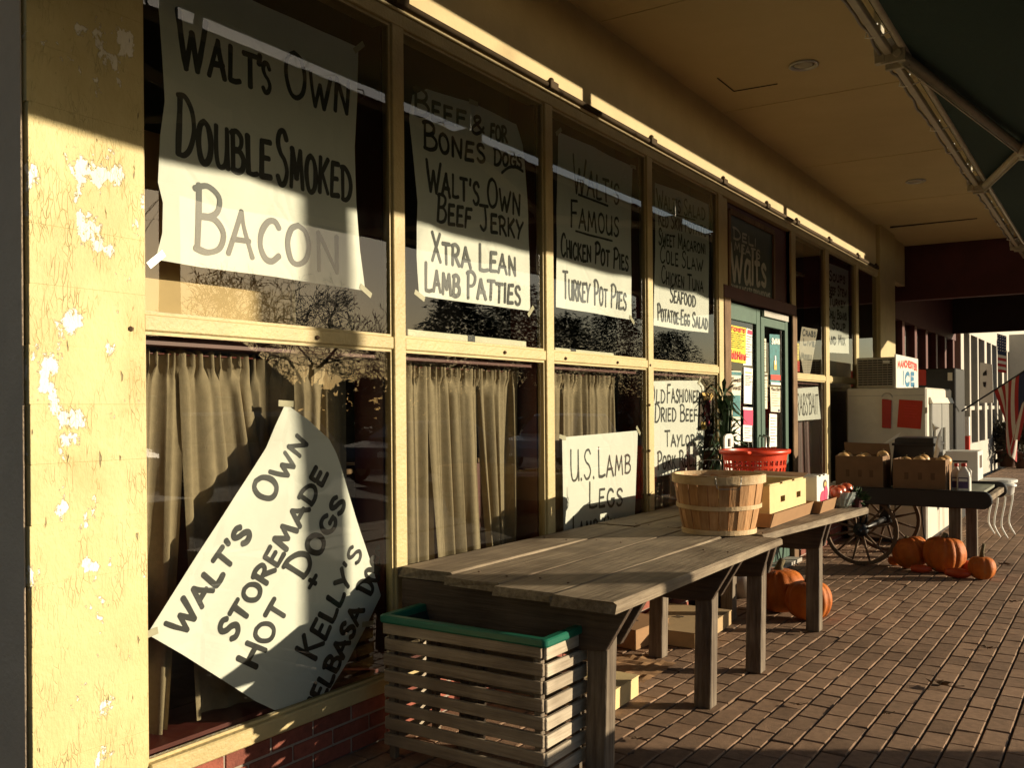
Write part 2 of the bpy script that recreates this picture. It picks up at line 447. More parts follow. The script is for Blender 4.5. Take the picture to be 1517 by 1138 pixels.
def ribbon(mb, pts3, w, nrm, m=0, rnd=random):
    """flat round ended brush stroke through 3-D points on a surface whose normal is nrm"""
    P = [pts3[0]]
    for p in pts3[1:]:
        if (p - P[-1]).length > 1e-4: P.append(p)
    if len(P) < 2: return
    L_, R_ = [], []
    n = len(P)
    for i, p in enumerate(P):
        d = (P[min(i + 1, n - 1)] - P[max(i - 1, 0)]).normalized()
        a = d.cross(nrm).normalized() * (w / 2 * (1 + .22 * noise.noise(p * 14 + Vector((w * 900, 0, 0)))))
        L_.append(p + a); R_.append(p - a)
    vs = L_ + R_; fs = [(i, i + 1, n + i + 1, n + i) for i in range(n - 1)]
    mb.add(vs, fs, m)
    for end, o, q in ((0, 1, -1), (n - 1, n - 2, 1)):
        d = (P[end] - P[o]).normalized(); a = d.cross(nrm).normalized()
        k = 6; hw = (L_[end] - R_[end]).length / 2
        fan = [P[end] + a * (hw * cos(pi * j / k)) + d * (hw * .8 * sin(pi * j / k)) for j in range(k + 1)]
        mb.poly(fan, m)

def poster(name, label, cat, outline, lines, X, wave=.006, brush=.02, group=None, paper=None, seed=1, marks=(), up=None,
           ink=None, curl=None, tape=()):
    """sheet of paper hung in the window plane x = X; outline and lettering measured on the photograph"""
    rnd = random.Random(seed); paper = paper or M_SIGNP; ink = ink or M_INK
    W = [X_(u, v, X) for (u, v) in outline]
    def disp(y, z):
        d = wave * (noise.noise(Vector((y * 2.3, z * 1.6, seed * 3.7))) + .4 * noise.noise(Vector((y * 6, z * 5, seed * 1.3))))
        if curl: d += curl(y, z)
        return d
    ys = [p.y for p in W]; zs = [p.z for p in W]
    # outline resampled
    ol = []
    for i in range(len(W)):
        a, b = W[i], W[(i + 1) % len(W)]; k = max(1, int((b - a).length / .06))
        ol += [(a.y + (b.y - a.y) * j / k, a.z + (b.z - a.z) * j / k) for j in range(k)]
    def inside(y, z):
        c = False; j = len(ol) - 1
        for i in range(len(ol)):
            if (ol[i][1] > z) != (ol[j][1] > z) and y < (ol[j][0] - ol[i][0]) * (z - ol[i][1]) / (ol[j][1] - ol[i][1]) + ol[i][0]: c = not c
            j = i
        return c
    pts = [Vector(p) for p in ol]; edges = [(i, (i + 1) % len(ol)) for i in range(len(ol))]
    st = max(.05, max(max(ys) - min(ys), max(zs) - min(zs)) / 24)
    y = min(ys) + st / 2
    while y < max(ys):
        z = min(zs) + st / 2
        while z < max(zs):
            if inside(y, z) and min((y - a) ** 2 + (z - b) ** 2 for a, b in ol) > (st * .35) ** 2: pts.append(Vector((y, z)))
            z += st
        y += st
    r = delaunay_2d_cdt(pts, edges, [], 1, 1e-5)
    base = Vector((X, sum(ys) / len(ys), min(zs)))
    root = thing(name, label, cat, base, group)
    mb = MB(); mb.add([Vector((X + disp(p.x, p.y), p.x, p.y)) for p in r[0]], [tuple(f) for f in r[2]])
    sh = mb.build('sheet', paper, root, smooth=True)
    if lines or marks:
        mb = MB(); k = 0
        strokes = []
        for ln in lines:
            txt, p0, p1, h0, h1 = ln[:5]
            o = ln[5] if len(ln) > 5 else {}
            for s in text_strokes(txt, p0, p1, h0, h1, o.get('up', up), o.get('caps', True), rnd, o.get('small', .74)):
                strokes.append((s, o.get('brush', brush)))
        for mk in marks: strokes.append((smooth_line(mk[0]), mk[1] if len(mk) > 1 else brush))
        for s, bw in strokes:
            q = []
            for p in s:
                w = X_(p.x, p.y, X); q.append(Vector((X + disp(w.y, w.z) + .0007 + k * .00002, w.y, w.z)))
            # denser along long straight strokes so that they follow the waves of the sheet
            dq = [q[0]]
            for a, b in zip(q, q[1:]):
                n = max(1, int((b - a).length / .05))
                for j in range(1, n + 1):
                    w = a + (b - a) * (j / n); dq.append(Vector((X + disp(w.y, w.z) + .0007 + k * .00002, w.y, w.z)))
            ribbon(mb, dq, bw * rnd.uniform(.88, 1.12), Vector((1, 0, 0)))
            k += 1
        mb.build('lettering', ink, root)
    if tape:
        for i in tape:
            w = W[i]; mb = MB(); a_ = rnd.uniform(-.8, .8); d1 = Vector((0, cos(a_), sin(a_))) * .045; d2 = Vector((0, -sin(a_), cos(a_))) * .014
            o_ = Vector((disp(w.y, w.z) + .0045, 0, 0)); mb.quad(w + o_ - d1 - d2, w + o_ + d1 - d2, w + o_ + d1 + d2, w + o_ - d1 + d2); mb.build('tape', M_TAPE, root)
    return root
# ================================================================== GROUND
rnd = random.Random(3)
M_PAVER = mat('clay_paver', (.265, .17, .108), .8, .22, 22, .35, 160, per_island=.22, spec=.25)
def _stain(m, nt, b, mp, out):
    N = nt.nodes; L = nt.links
    n = N.new('ShaderNodeTexNoise'); n.inputs['Scale'].default_value = 1.1; n.inputs['Detail'].default_value = 8; n.inputs['Roughness'].default_value = .7
    tc = N.new('ShaderNodeTexCoord'); L.new(tc.outputs['Object'], n.inputs[0])
    r = N.new('ShaderNodeValToRGB'); r.color_ramp.elements[0].position = .36; r.color_ramp.elements[0].color = (.62, .58, .54, 1); r.color_ramp.elements[1].position = .6; r.color_ramp.elements[1].color = (1, 1, 1, 1)
    L.new(n.outputs[0], r.inputs[0]); x = N.new('ShaderNodeMixRGB'); x.blend_type = 'MULTIPLY'; x.inputs[0].default_value = .8
    L.new(out, x.inputs[1]); L.new(r.outputs[0], x.inputs[2])
    v = N.new('ShaderNodeTexVoronoi'); v.inputs['Scale'].default_value = 3.2; L.new(tc.outputs['Object'], v.inputs[0])
    s = N.new('ShaderNodeMapRange'); s.inputs['From Min'].default_value = .045; s.inputs['From Max'].default_value = .06; L.new(v.outputs['Distance'], s.inputs[0])
    y = N.new('ShaderNodeMixRGB'); y.inputs[1].default_value = (.05, .04, .035, 1); L.new(s.outputs[0], y.inputs[0]); L.new(x.outputs[0], y.inputs[2])
    L.new(y.outputs[0], b.inputs['Base Color'])
M_PAVER.name = 'clay_paver'
_b = M_PAVER.node_tree.nodes['Principled BSDF']; _stain(M_PAVER, M_PAVER.node_tree, _b, None, _b.inputs['Base Color'].links[0].from_socket)
M_SAND = mat('joint_sand', (.055, .04, .028), .95, .3, 40)
M_ASPH = mat('asphalt', (.05, .05, .05), .9, .25, 60, .3, 200)
M_CONC = mat('concrete', (.36, .33, .28), .85, .12, 9, .15, 90)
g = MB(); g.quad((-400, -400, -.165), (600, -400, -.165), (600, 600, -.165), (-400, 600, -.165))
tag(g.shear().build('ground', mat('dry_grass_ground', (.09, .08, .045), .95, .3, 3)), kind='structure')
r = MB(); r.quad((4.75, -80, -.15), (20, -80, -.15), (20, 160, -.15), (4.75, 160, -.15))
tag(r.shear().build('road', M_ASPH), kind='structure')
k = MB(); k.box(4.6, -30, -.16, 4.75, 90, .0)
tag(k.shear().build('kerb', M_CONC, bevel=.015), kind='structure')
s = MB(); s.box(-.02, -30, -.155, 4.6, 90, -.014)
tag(s.shear().build('sidewalk_bed', M_SAND), kind='structure')
p = MB(); PW, PL = .124, .228
col = 0; x = .02
while x < 4.5:
    y = 1.2 + (PL / 2 if col % 2 else 0) + rnd.uniform(-.02, .02)
    while y < 46:
        gx = .0055; gy = .005; c = .0045
        zt = rnd.uniform(-.0022, .0016); t1, t2 = rnd.uniform(-.0018, .0018), rnd.uniform(-.0014, .0014); zt -= (.004 if rnd.random() < .03 else 0)
        x0, x1, y0, y1 = x + gx, x + PW - gx, y + gy, y + PL - gy
        lo = [(x0, y0, -.016), (x1, y0, -.016), (x1, y1, -.016), (x0, y1, -.016)]
        md = [(x0, y0, zt - .004 - t1), (x1, y0, zt - .004 + t1), (x1, y1, zt - .004 + t1 + t2), (x0, y1, zt - .004 - t1 + t2)]
        hi = [(x0 + c, y0 + c, zt - t1), (x1 - c, y0 + c, zt + t1), (x1 - c, y1 - c, zt + t1 + t2), (x0 + c, y1 - c, zt - t1 + t2)]
        fs = [(8, 9, 10, 11)]
        for i in range(4):
            j = (i + 1) % 4
            fs += [(i, j, 4 + j, 4 + i), (4 + i, 4 + j, 8 + j, 8 + i)]
        p.add(lo + md + hi, fs)
        y += PL
    x += PW; col += 1
tag(p.shear().build('sidewalk', M_PAVER), kind='structure')

# ================================================================== SHOP BUILDING
shop = thing('shop_building', 'cream painted shop front with a long row of tall windows over low brickwork', 'shop', (0, 8, 0))
B = lambda mb, n, m, bev=0, par=None, sm=False: mb.build(n, m, par or shop, bevel=bev, smooth=sm)
YP0, YP1 = 1.705, 2.15            # block pillar
MULL = [(3.585, 3.675), (5.07, 5.165), (6.595, 6.69), (8.12, 8.235)]
YD0, YD1 = 8.40, 10.36            # door opening
MULL2 = [(11.78, 11.95), (13.36, 13.52)]
YE0, YE1 = 14.77, 15.86           # end pilaster
Z_SILL, Z_TR0, Z_TR1, Z_HEAD = .265, 1.905, 1.968, 3.56

# block pillar: one face per course so the courses show as shallow joints
mb = MB(); z = -.22; hgt = .205; i = 0
while z < 4.3:
    z1 = min(z + hgt, 4.3); e = .0010
    off = rnd.uniform(-.0007, .0007)
    mb.box(-1.2, YP0 + rnd.uniform(-.003, .003), z + e, .03 + off, YP1, z1 - e)
    z = z1; i += 1
mb.box(-1.19, YP0 + .004, -.22, .0293, YP1 - .003, 4.3)
B(mb, 'block_pillar', M_BLOCK, .0015)
mb = MB(); mb.box(-7.2, YP0 - .012, -.3, .012, YP0 - .006, 4.3)
B(mb, 'pillar_side', M_SIDE, .003)
# side wall of the shop behind the pillar and the outer shell
mb = MB(); mb.box(-7.2, 1.74, -.4, -1.201, 1.94, 5.0)
B(mb, 'side_wall', M_BLOCK)
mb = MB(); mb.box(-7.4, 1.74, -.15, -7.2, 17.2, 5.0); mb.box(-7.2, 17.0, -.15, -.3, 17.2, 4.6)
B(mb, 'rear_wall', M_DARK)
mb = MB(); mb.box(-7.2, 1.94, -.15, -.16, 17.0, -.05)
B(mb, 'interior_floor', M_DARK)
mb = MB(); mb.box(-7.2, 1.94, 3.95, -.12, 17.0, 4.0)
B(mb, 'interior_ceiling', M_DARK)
# wall above the window heads, with the open soffit in front of it
mb = MB(); mb.box(-.12, YP1, 3.646, 0, 17.0, 4.62)
B(mb, 'upper_wall', M_WALL)
mb = MB(); mb.hexa([(-7.4, -.6, 4.43), (2.14, -.6, 4.325), (2.14, 17.1, 4.325), (-7.4, 17.1, 4.43)],
                   [(-7.4, -.6, 4.9), (2.14, -.6, 4.9), (2.14, 17.1, 4.9), (-7.4, 17.1, 4.9)])
mb.v = [v if abs(v.x - 2.14) < .01 or v.z > 4.8 else Vector((v.x, v.y, 4.43)) for v in mb.v]
B(mb, 'soffit_ceiling', M_CEIL)
mb = MB(); mb.box(2.141, -.6, 4.32, 2.18, 17.1, 5.05)
B(mb, 'soffit_fascia', M_WALL)
mb = MB(); mb.box(-7.6, -.7, 4.92, 2.14, 17.3, 5.0)
B(mb, 'roof', mat('roof_felt', (.05, .05, .05), .9))
# ceiling scuttle outline (a thin frame of shadow gap)
mb = MB()
for (a, b) in (((.305, 7.39), (.305, 7.78)), ((.305, 7.78), (.68, 7.80))):
    za = 4.43 - (a[0] + 7.4) * .0110 - .004; zb = 4.43 - (b[0] + 7.4) * .0110 - .004
    mb.bar((a[0], a[1], za), (b[0], b[1], zb), .008, .006)
B(mb, 'ceiling_joint', M_DARK)
for yy in (3.4, 5.85, 8.3, 10.75, 13.2):
    mb = MB(); a_ = (0.02, yy, 4.43 - 7.42 * .0110 - .0025); b_ = (2.12, yy, 4.43 - 9.52 * .0110 - .0025); mb.bar(a_, b_, .006, .004); B(mb, 'ceiling_seam', M_CEIL)
mb = MB(); mb.box(.15, 15.05, 4.325, 1.35, 15.08, 4.355)
B(mb, 'ceiling_gap', M_DARK)
# head beam over the windows
mb = MB(); mb.box(-.10, YP1, Z_HEAD, .030, YE0, 3.628); mb.box(-.10, YP1, 3.629, .042, YE0, 3.645)
B(mb, 'head_beam', M_TRIM, .004)
# low brick wall under the windows
M_BRICKR = mat('red_brick', (.24, .07, .045), .85, .25, 25, .3, 120, per_island=.3)
M_MORT = mat('brick_mortar', (.30, .25, .20), .95, .15, 50)
def brick_wall(y0, y1, z0, z1, xf, n='brick_stall_riser', mm=None):
    mb = MB(); bl, bh, gp = .25, .078, .012
    z = z0; row = 0
    while z < z1 - .01:
        y = y0 - (bl / 2 if row % 2 else 0)
        while y < y1:
            a, b = max(y, y0), min(y + bl - gp, y1)
            if b - a > .02:
                o = rnd.uniform(-.0018, .0018)
                mb.box(xf - .05, a, z, xf + o, b, min(z + bh - gp, z1))
            y += bl
        z += bh; row += 1
    B(mb, n, mm or M_BRICKR, .003)
    m2 = MB(); m2.box(xf - .1, y0, z0 - .02, xf - .007, y1, z1)
    B(m2, 'brick_mortar', M_MORT)
brick_wall(YP1, 8.235, -.122, .19, .012)
brick_wall(10.52, YE0, -.20, .19, .012)
# sills
for a, b in ((YP1, 8.235), (10.52, YE0)):
    mb = MB(); mb.box(-.05, a, .192, .045, b, Z_SILL)
    B(mb, 'window_sill', M_TRIM, .006)
    mb = MB(); mb.box(-.40, a, .16, -.052, b, Z_SILL + .02)
    B(mb, 'inner_ledge', M_MAROON)
    mb = MB(); mb.box(-.30, a, 1.86, -.055, b, 1.90)
    B(mb, 'inner_shelf', M_MAROON)
# mullions, the jambs behind them, glazing beads
for (a, b) in MULL + MULL2 + [(10.36, 10.52)]:
    mb = MB(); mb.box(-.045, a, Z_SILL, .028, b, Z_HEAD)
    B(mb, 'mullion', M_TRIM, .004)
    mb = MB(); mb.box(-.24, a - .012, Z_SILL + .021, -.047, b + .012, 3.9)
    B(mb, 'inner_jamb', M_MAROON)
mb = MB(); mb.box(-.24, YP1 + .002, Z_SILL + .021, -.047, YP1 + .05, 3.9); B(mb, 'inner_jamb', M_MAROON)
BAYS = [(YP1, 3.585), (3.675, 5.07), (5.165, 6.595), (6.69, 8.12), (10.52, 11.78), (11.95, 13.36), (13.52, YE0)]
for bi, (a, b) in enumerate(BAYS):
    mb = MB(); mb.box(-.04, a, Z_TR0, .024, b, Z_TR1)
    B(mb, 'transom_bar', M_TRIM, .005)
    mb = MB()
    for z0, z1 in ((Z_SILL, Z_TR0), (Z_TR1, Z_HEAD)):
        # glazing beads round each pane
        mb.box(-.012, a, z0, .012, a + .014, z1); mb.box(-.012, b - .014, z0, .012, b, z1)
        mb.box(-.012, a + .014, z1 - .014, .012, b - .014, z1); mb.box(-.012, a + .014, z0, .012, b - .014, z0 + .012)
    B(mb, 'glazing_bead', M_TRIM)
    for z0, z1 in ((Z_SILL, Z_TR0), (Z_TR1, Z_HEAD)):
        mb = MB(); mb.quad((0, a + .01, z0 + .005), (0, b - .01, z0 + .005), (0, b - .01, z1 - .005), (0, a + .01, z1 - .005))
        B(mb, 'window_pane', GLASS)
# nails and paint lumps on the transoms
mb = MB()
for (u, v) in ((470, 500), (193, 487), (748, 522), (838, 531), (915, 537), (963, 541), (1095, 700), (962, 600), (962, 668), (962, 733)):
    q = X_(u, v, .027); mb.lathe([(.002, -.012), (.011, -.007), (.012, .004), (.003, .01)], q, 7)
B(mb, 'rusty_fixings', mat('rusty_iron', (.10, .06, .035), .8, .3, 30, metal=.3))
# end pilaster and pieces over the door
mb = MB(); mb.box(-.3, YE0, -.4, .06, YE1, 4.4); B(mb, 'end_pilaster', M_TRIM, .006)
M_DFR = wood('brown_door_frame', (.12, .07, .035), (.24, .15, .08), 'z')
for a, b in ((8.237, YD0), (YD1, 10.518)):
    mb = MB(); mb.box(-.10, a, -.15, .040, b, 2.62); B(mb, 'door_jamb', M_DFR, .005)
    mb = MB(); mb.box(-.10, a, 2.74, .010, b, Z_HEAD); B(mb, 'door_jamb', M_TRIM, .005)
mb = MB(); mb.box(-.12, 8.237, 2.62, .034, 10.518, 2.738); B(mb, 'door_lintel', M_DARKRED, .005)
mb = MB(); mb.box(-.10, YD0, 2.742, -.03, YD1, Z_HEAD - .004); B(mb, 'panel_over_door', M_DARKRED)
mb = MB(); mb.box(-.10, YD0, -.2, .12, YD1, -.085); B(mb, 'door_threshold', M_CONC)
# double doors
YM = (YD0 + YD1) / 2 + .02
for di, (a, b) in enumerate(((YD0 + .01, YM - .012), (YM + .012, YD1 - .01))):
    mb = MB(); st = .115
    for (c0, c1, z0, z1) in ((a, a + st, -.075, 2.60), (b - st, b, -.075, 2.60)):
        mb.box(-.06, c0, z0, -.012, c1, z1)
    mb.box(-.058, a + st, 2.44, -.014, b - st, 2.598); mb.box(-.058, a + st, -.073, -.014, b - st, .33)
    dr = B(mb, 'door', M_GREENP, .004)
    mb = MB(); mb.quad((-.035, a + st, .33), (-.035, b - st, .33), (-.035, b - st, 2.44), (-.035, a + st, 2.44))
    mb.build('glass', GLASS, dr)
    hy = b - .05 if di == 0 else a + .05
    mb = MB(); mb.tube([(-.012, hy, 1.0), (.05, hy, 1.02), (.05, hy, 1.28), (-.012, hy, 1.30)], .011, 8)
    mb.build('handle', M_STEEL, dr, smooth=True)
mb = MB(); mb.box(-.006, YM + .03, 2.535, .02, YD1 - .1, 2.595); mb.build('weather_strip', M_STEEL, dr)
# conduit along the head with its saddles
M_CONDUIT = mat('brown_painted_conduit', (.07, .048, .026), .8, .2, 12, spec=.1)
cnd = thing('conduit_pipe', 'painted metal conduit running along the top of the shop windows', 'conduit', (.06, 8, 3.70))
mb = MB(); mb.tube([(.042, 2.2, 3.672), (.042, 14.7, 3.672)], .021, 10)
mb.build('pipe', M_CONDUIT, cnd, smooth=True)
for yy in (3.62, 5.12, 6.64, 8.2, 9.45, 10.5, 11.9, 13.4, 14.55):
    mb = MB(); mb.box(.002, yy - .05, 3.648, .075, yy + .05, 3.70); mb.lathe([(.02, 0), (.02, .02), (.008, .03)], (.045, yy, 3.70), 8)
    mb.build('junction_box', M_CONDUIT, cnd, bevel=.006)
# recessed down-lights in the soffit
for lab, (cx, cy, rr) in (('round recessed light in the ceiling, the nearer and larger looking one', (.99, 7.48, .105)),
                          ('round recessed light far along the ceiling near the dark joint', (1.02, 12.13, .105))):
    zc = 4.43 - .13 * cx / 1.62 * .62 - .03
    zc = 4.43 - (cx + 7.4) / 9.54 * .105
    t = thing('recessed_light', lab, 'ceiling light', (cx, cy, zc), 'recessed lights in the soffit')
    mb = MB(); mb.lathe([(rr, .01), (rr * 1.12, -.012), (rr * .98, -.018), (rr * .86, -.006), (rr * .8, .012)], (cx, cy, zc), 28, cap=False)
    mb.build('trim_ring', M_STEEL, t, smooth=True)
    mb = MB(); mb.lathe([(rr * .8, -.004), (rr * .55, -.008), (.01, -.012)], (cx, cy, zc), 24)
    mb.build('lens', mat('frosted_lens', (.30, .27, .20), .25, .1), t, smooth=True)

# ================================================================== AWNING
AY0, AY1 = -2.5, 19.5
aw = thing('retractable_awning', 'dark green retractable awning on folding metal arms over the pavement', 'awning', (1.75, 8, 4.0))
M_FAB = mat('dark_green_awning_cloth', (.007, .026, .02), .9, .12, 30, .15, 300)
A0, A1 = Vector((1.84, 0, 4.045)), Vector((3.62, 0, 3.52))
mb = MB(); nY = 40; nX = 8
vs = []
for i in range(nY + 1):
    for j in range(nX + 1):
        t = j / nX; y = AY0 + (AY1 - AY0) * i / nY
        sag = -.035 * sin(pi * t) * (1 + .3 * sin(i * 1.7))
        vs.append((A0.x + (A1.x - A0.x) * t, y, A0.z + (A1.z - A0.z) * t + sag))
for dz in (0, .004):
    mb.add([(a, b, c + dz) for a, b, c in vs], [(i * (nX + 1) + j, (i + 1) * (nX + 1) + j, (i + 1) * (nX + 1) + j + 1, i * (nX + 1) + j + 1) for i in range(nY) for j in range(nX)])
mb.build('awning_cloth', M_FAB, aw, smooth=True)
mb = MB(); vs = []
for i in range(160):
    y = AY0 + (AY1 - AY0) * i / 159; w = .015 * sin(i * .9)
    for dz in (0, -.045 - .02 * abs(sin(i * .35)), ):
        vs.append((A1.x + .03 + w * (dz < 0), y, A1.z - .02 + dz))
mb.add(vs, [(2 * i, 2 * i + 2, 2 * i + 3, 2 * i + 1) for i in range(159)])
mb.build('valance', M_FAB, aw, smooth=True)
mb = MB(); mb.box(A1.x - .03, AY0, A1.z - .05, A1.x + .025, AY1, A1.z + .01); mb.build('front_rail', M_GREYP, aw, bevel=.01)
mb = MB(); mb.box(1.765, AY0, 3.985, 1.815, AY1, 4.035); mb.build('torsion_bar', M_GREYP, aw, bevel=.006)
mb = MB(); mb.tube([(1.88, AY0, 4.04), (1.88, AY1, 4.04)], .03, 10); mb.build('roller_tube', M_GREYP, aw, smooth=True)
BR = [2.2, 6.75, 11.3, 15.95]
for i, by in enumerate(BR):
    mb = MB()
    mb.box(1.69, by - .05, 4.036, 1.74, by + .05, 4.335); mb.box(1.69, by - .06, 4.0, 1.765, by + .06, 4.085)
    mb.box(1.74, by - .085, 3.93, 1.90, by - .06, 4.10); mb.box(1.74, by + .06, 3.93, 1.90, by + .085, 4.10)
    mb.tube([(1.85, by - .1, 3.985), (1.85, by + .1, 3.985)], .03, 10)
    mb.box(1.70, by - .09, 3.94, 1.77, by - .03, 4.0)
    mb.build('wall_bracket', M_GREYP, aw, bevel=.005)
for by, sg in ((2.2, 1), (6.75, 1), (11.3, -1), (15.95, 1)):
    S = Vector((1.86, by, 3.985)); El = Vector((2.42, by + sg * 2.35, 3.77)); Fr = Vector((3.58, by + sg * .5, 3.47))
    mb = MB(); mb.tube([S, El], [.042, .038], 10); mb.tube([S + Vector((0, 0, -.055)), El + Vector((0, 0, -.05))], .008, 6)
    mb.lathe([(.05, -.055), (.055, 0), (.05, .055)], El, 12); arm = mb.build('folding_arm', M_GREYP, aw, smooth=True)
    mb = MB(); mb.tube([El, Fr], [.034, .03], 10); mb.lathe([(.03, -.04), (.034, 0), (.03, .04)], Fr, 10)
    mb.build('forearm', M_GREYP, arm, smooth=True)
# cable tied to the bar
cb = thing('tied_cable', 'grey cable fastened with plastic ties along the awning bar', 'cable', (1.74, 8, 4.0))
mb = MB(); pts = []
for i in range(240):
    y = .6 + i * 15.4 / 239
    pts.append((1.742 + .006 * sin(i * .8), y, 4.005 + .012 * sin(i * .31) + .006 * sin(i * 1.3)))
mb.tube(pts, .011, 6); mb.build('cable', mat('grey_cable', (.20, .18, .16), .5), cb, smooth=True)
for yy in (5.3, 6.3, 7.4, 8.75, 9.6, 10.5, 12.6, 13.9, 15.2):
    mb = MB(); mb.tube([(1.80, yy, 4.072), (1.735, yy, 4.05), (1.722, yy, 3.995), (1.76, yy, 3.985), (1.83, yy + .02, 4.0), (1.90, yy + .05, 4.03)], .0055, 5)
    mb.build('cable_tie', M_PAPER, cb, smooth=True)

# unseen building added behind the viewer to block sky light from that side
ab = thing('sky_blocker_building', 'plain dark building added unseen behind the viewer to block sky light', 'building', (-2, -10, -.1))
mb = MB(); mb.box(-9, -12, -.3, 4.6, -8.6, 5.2); mb.build('wall', mat('dark_brown_stucco', (.06, .045, .034), .9, .15, 8, .2, 60), ab)
mb = MB(); mb.box(-9.2, -12.2, 5.2, 4.8, -8.4, 5.4); mb.build('roof', MATS['roof_felt'], ab)
mb = MB(); mb.box(-1.5, -8.6, -.05, -.5, -8.52, 2.1); mb.build('door', M_GREENP, ab, bevel=.01)
# ================================================================== IN THE WINDOWS
def curtain(label, y0, y1, z_top, z_bot, folds, seed, spread=(0, 0), x0=-.16, amp=.035, pull=None, gaps=()):
    folds = max(2, round(folds * .8)); amp *= .62; r_ = random.Random(seed); nu, nv = folds * 18, 26
    t = thing('curtain', label, 'curtain', (x0, (y0 + y1) / 2, z_bot), 'khaki curtains behind the lower panes')
    mb = MB(); vs = []
    ph = [r_.uniform(0, 6) for _ in range(8)]
    for j in range(nv + 1):
        v = j / nv; z = z_top + (z_bot - z_top) * v
        for i in range(nu + 1):
            u = i / nu
            uu = u + .018 * sin(u * 19 + ph[0]) + .012 * sin(u * 41 + ph[1] + v * 1.2)
            y = y0 + (y1 - y0) * uu + (spread[0] * (1 - u) + spread[1] * u) * v ** 1.3
            a = amp * (.35 + .9 * v ** .6)
            um = u + .055 * sin(u * 8.2 + ph[2]) + .022 * sin(u * 21 + ph[7]) + .02 * v * sin(u * 13 + ph[3]); a *= .55 + .75 * abs(sin(u * 5.3 + ph[3])); f = sin(um * folds * 2 * pi + v * sin(u * 9 + ph[3]) * .9)
            f += .35 * sin(u * folds * 4.6 * pi + ph[4] + v * 2) * (1 - .6 * v)
            x = x0 + a * f + .014 * sin(u * 5 + ph[5]) * v
            if v < .05: x = x0 + .02 * sin(u * folds * 5 * pi)
            zz = z + (.012 * sin(u * folds * 4 * pi + ph[6]) if j == 0 else 0)
            if pull: zz += pull(u, v)
            vs.append((x, y, zz))
    fs = [(j * (nu + 1) + i, j * (nu + 1) + i + 1, (j + 1) * (nu + 1) + i + 1, (j + 1) * (nu + 1) + i) for j in range(nv) for i in range(nu)]
    mb.add(vs, fs); mb.build('cloth', M_CURT, t, smooth=True)
    mb = MB(); mb.tube([(x0, y0 - .03, z_top - .012), (x0, y1 + .03, z_top - .012)], .004, 8)
    mb.build('rod', M_MAROON, t, smooth=True)
    return t
ZT = 1.845
curtain('khaki curtain gathered at the left end of the nearest window beside the block pillar', 2.16, 2.46, ZT, .30, 4, 1, (0, -.10), amp=.04)
curtain('khaki curtain that fans down behind the upper left of the tilted hot dogs sign', 2.44, 2.80, ZT, .30, 4, 2, (.06, .34), amp=.045)
curtain('dim khaki curtain behind the top corner of the tilted hot dogs sign', 2.84, 3.10, ZT, .30, 3, 3, (.0, .05), x0=-.19, amp=.035)
curtain('dark curtain in shade at the right end of the nearest window', 3.06, 3.54, ZT, .30, 5, 4, (.0, .0), x0=-.27, amp=.04)
curtain('khaki curtain at the left of the second window, above the near table end', 3.68, 4.12, ZT, .32, 5, 5, (.0, .0), amp=.04)
curtain('khaki curtain in the middle of the second window spreading to the table', 4.08, 4.56, ZT, .32, 5, 6, (.10, .06), amp=.045)
curtain('khaki curtain at the right of the second window falling from the transom', 4.54, 5.02, ZT, .32, 5, 7, (.16, -.06), amp=.045)
curtain('khaki curtain hanging behind the lamb legs sign', 5.18, 6.36, ZT, .32, 11, 9, (.02, -.02), amp=.036)
curtain('short khaki curtain above the old fashioned dried beef sign', 6.71, 7.95, ZT, .32, 12, 10, amp=.036)
curtain('dark red curtain behind the white bait sign', 10.55, 11.70, ZT, .32, 9, 11)['group'] = 'curtains in the far windows'
for o in C.objects:
    if o.name.startswith('cloth') and o.parent and 'bait' in o.parent.get('label', ''):
        o.data = o.data.copy(); o.data.materials.clear(); o.data.materials.append(M_MAROON)

TH = -.022
# posters ---------------------------------------------------------------
poster('bacon_sign', 'large white sheet lettered double smoked bacon in the nearest upper pane', 'sign',
    [(236, -70), (232, 0), (238, 90), (241, 150), (235, 200), (233, 270), (241, 300), (241, 345), (232, 384), (300, 396), (400, 409), (540, 431), (533, 370), (528, 300), (526, 215), (529, 140), (530, 70), (420, 20), (320, -25)],
    [('WALT', (262, 99), (382, 130), 84, 62), ("'S", (384, 133), (402, 137), 50, 40, {'small': .8, 'caps': False}), ('OWN', (424, 140), (516, 172), 66, 66),
     ('DOUBLE', (260, 228), (402, 266), 88, 72), ('SMOKED', (411, 272), (519, 297), 82, 62), ('BACON', (288, 366), (500, 404), 96, 72)],
    TH, .014, .0255, seed=11, tape=(8, 11, 16))
poster('jerky_sign', 'white sheet offering bones for dogs, beef jerky and lamb patties in the second upper pane', 'sign',
    [(633, 131), (612, 140), (606, 175), (611, 235), (617, 300), (616, 380), (620, 438), (700, 449), (786, 461), (784, 380), (782, 320), (777, 260), (773, 215), (764, 184), (700, 152)],
    [('BEEF', (614, 168), (690, 189), 40, 30), ('&', (697, 197), (717, 200), 26, 26), ('FOR', (726, 206), (750, 211), 22, 22, {'caps': False}),
     ('BONES', (627, 219), (717, 242), 40, 34), ('DOGS', (731, 243), (770, 249), 24, 24),
     ("WALT'S OWN", (631, 281), (768, 319), 46, 40), ('BEEF JERKY', (648, 327), (774, 355), 40, 34),
     ('XTRA LEAN', (640, 386), (763, 410), 42, 36), ('LAMB PATTIES', (629, 430), (770, 452), 42, 36)],
    TH, .014, .022, seed=12, tape=(6, 8, 14), marks=[([(742, 256), (752, 248), (762, 248), (772, 254)], .02)])
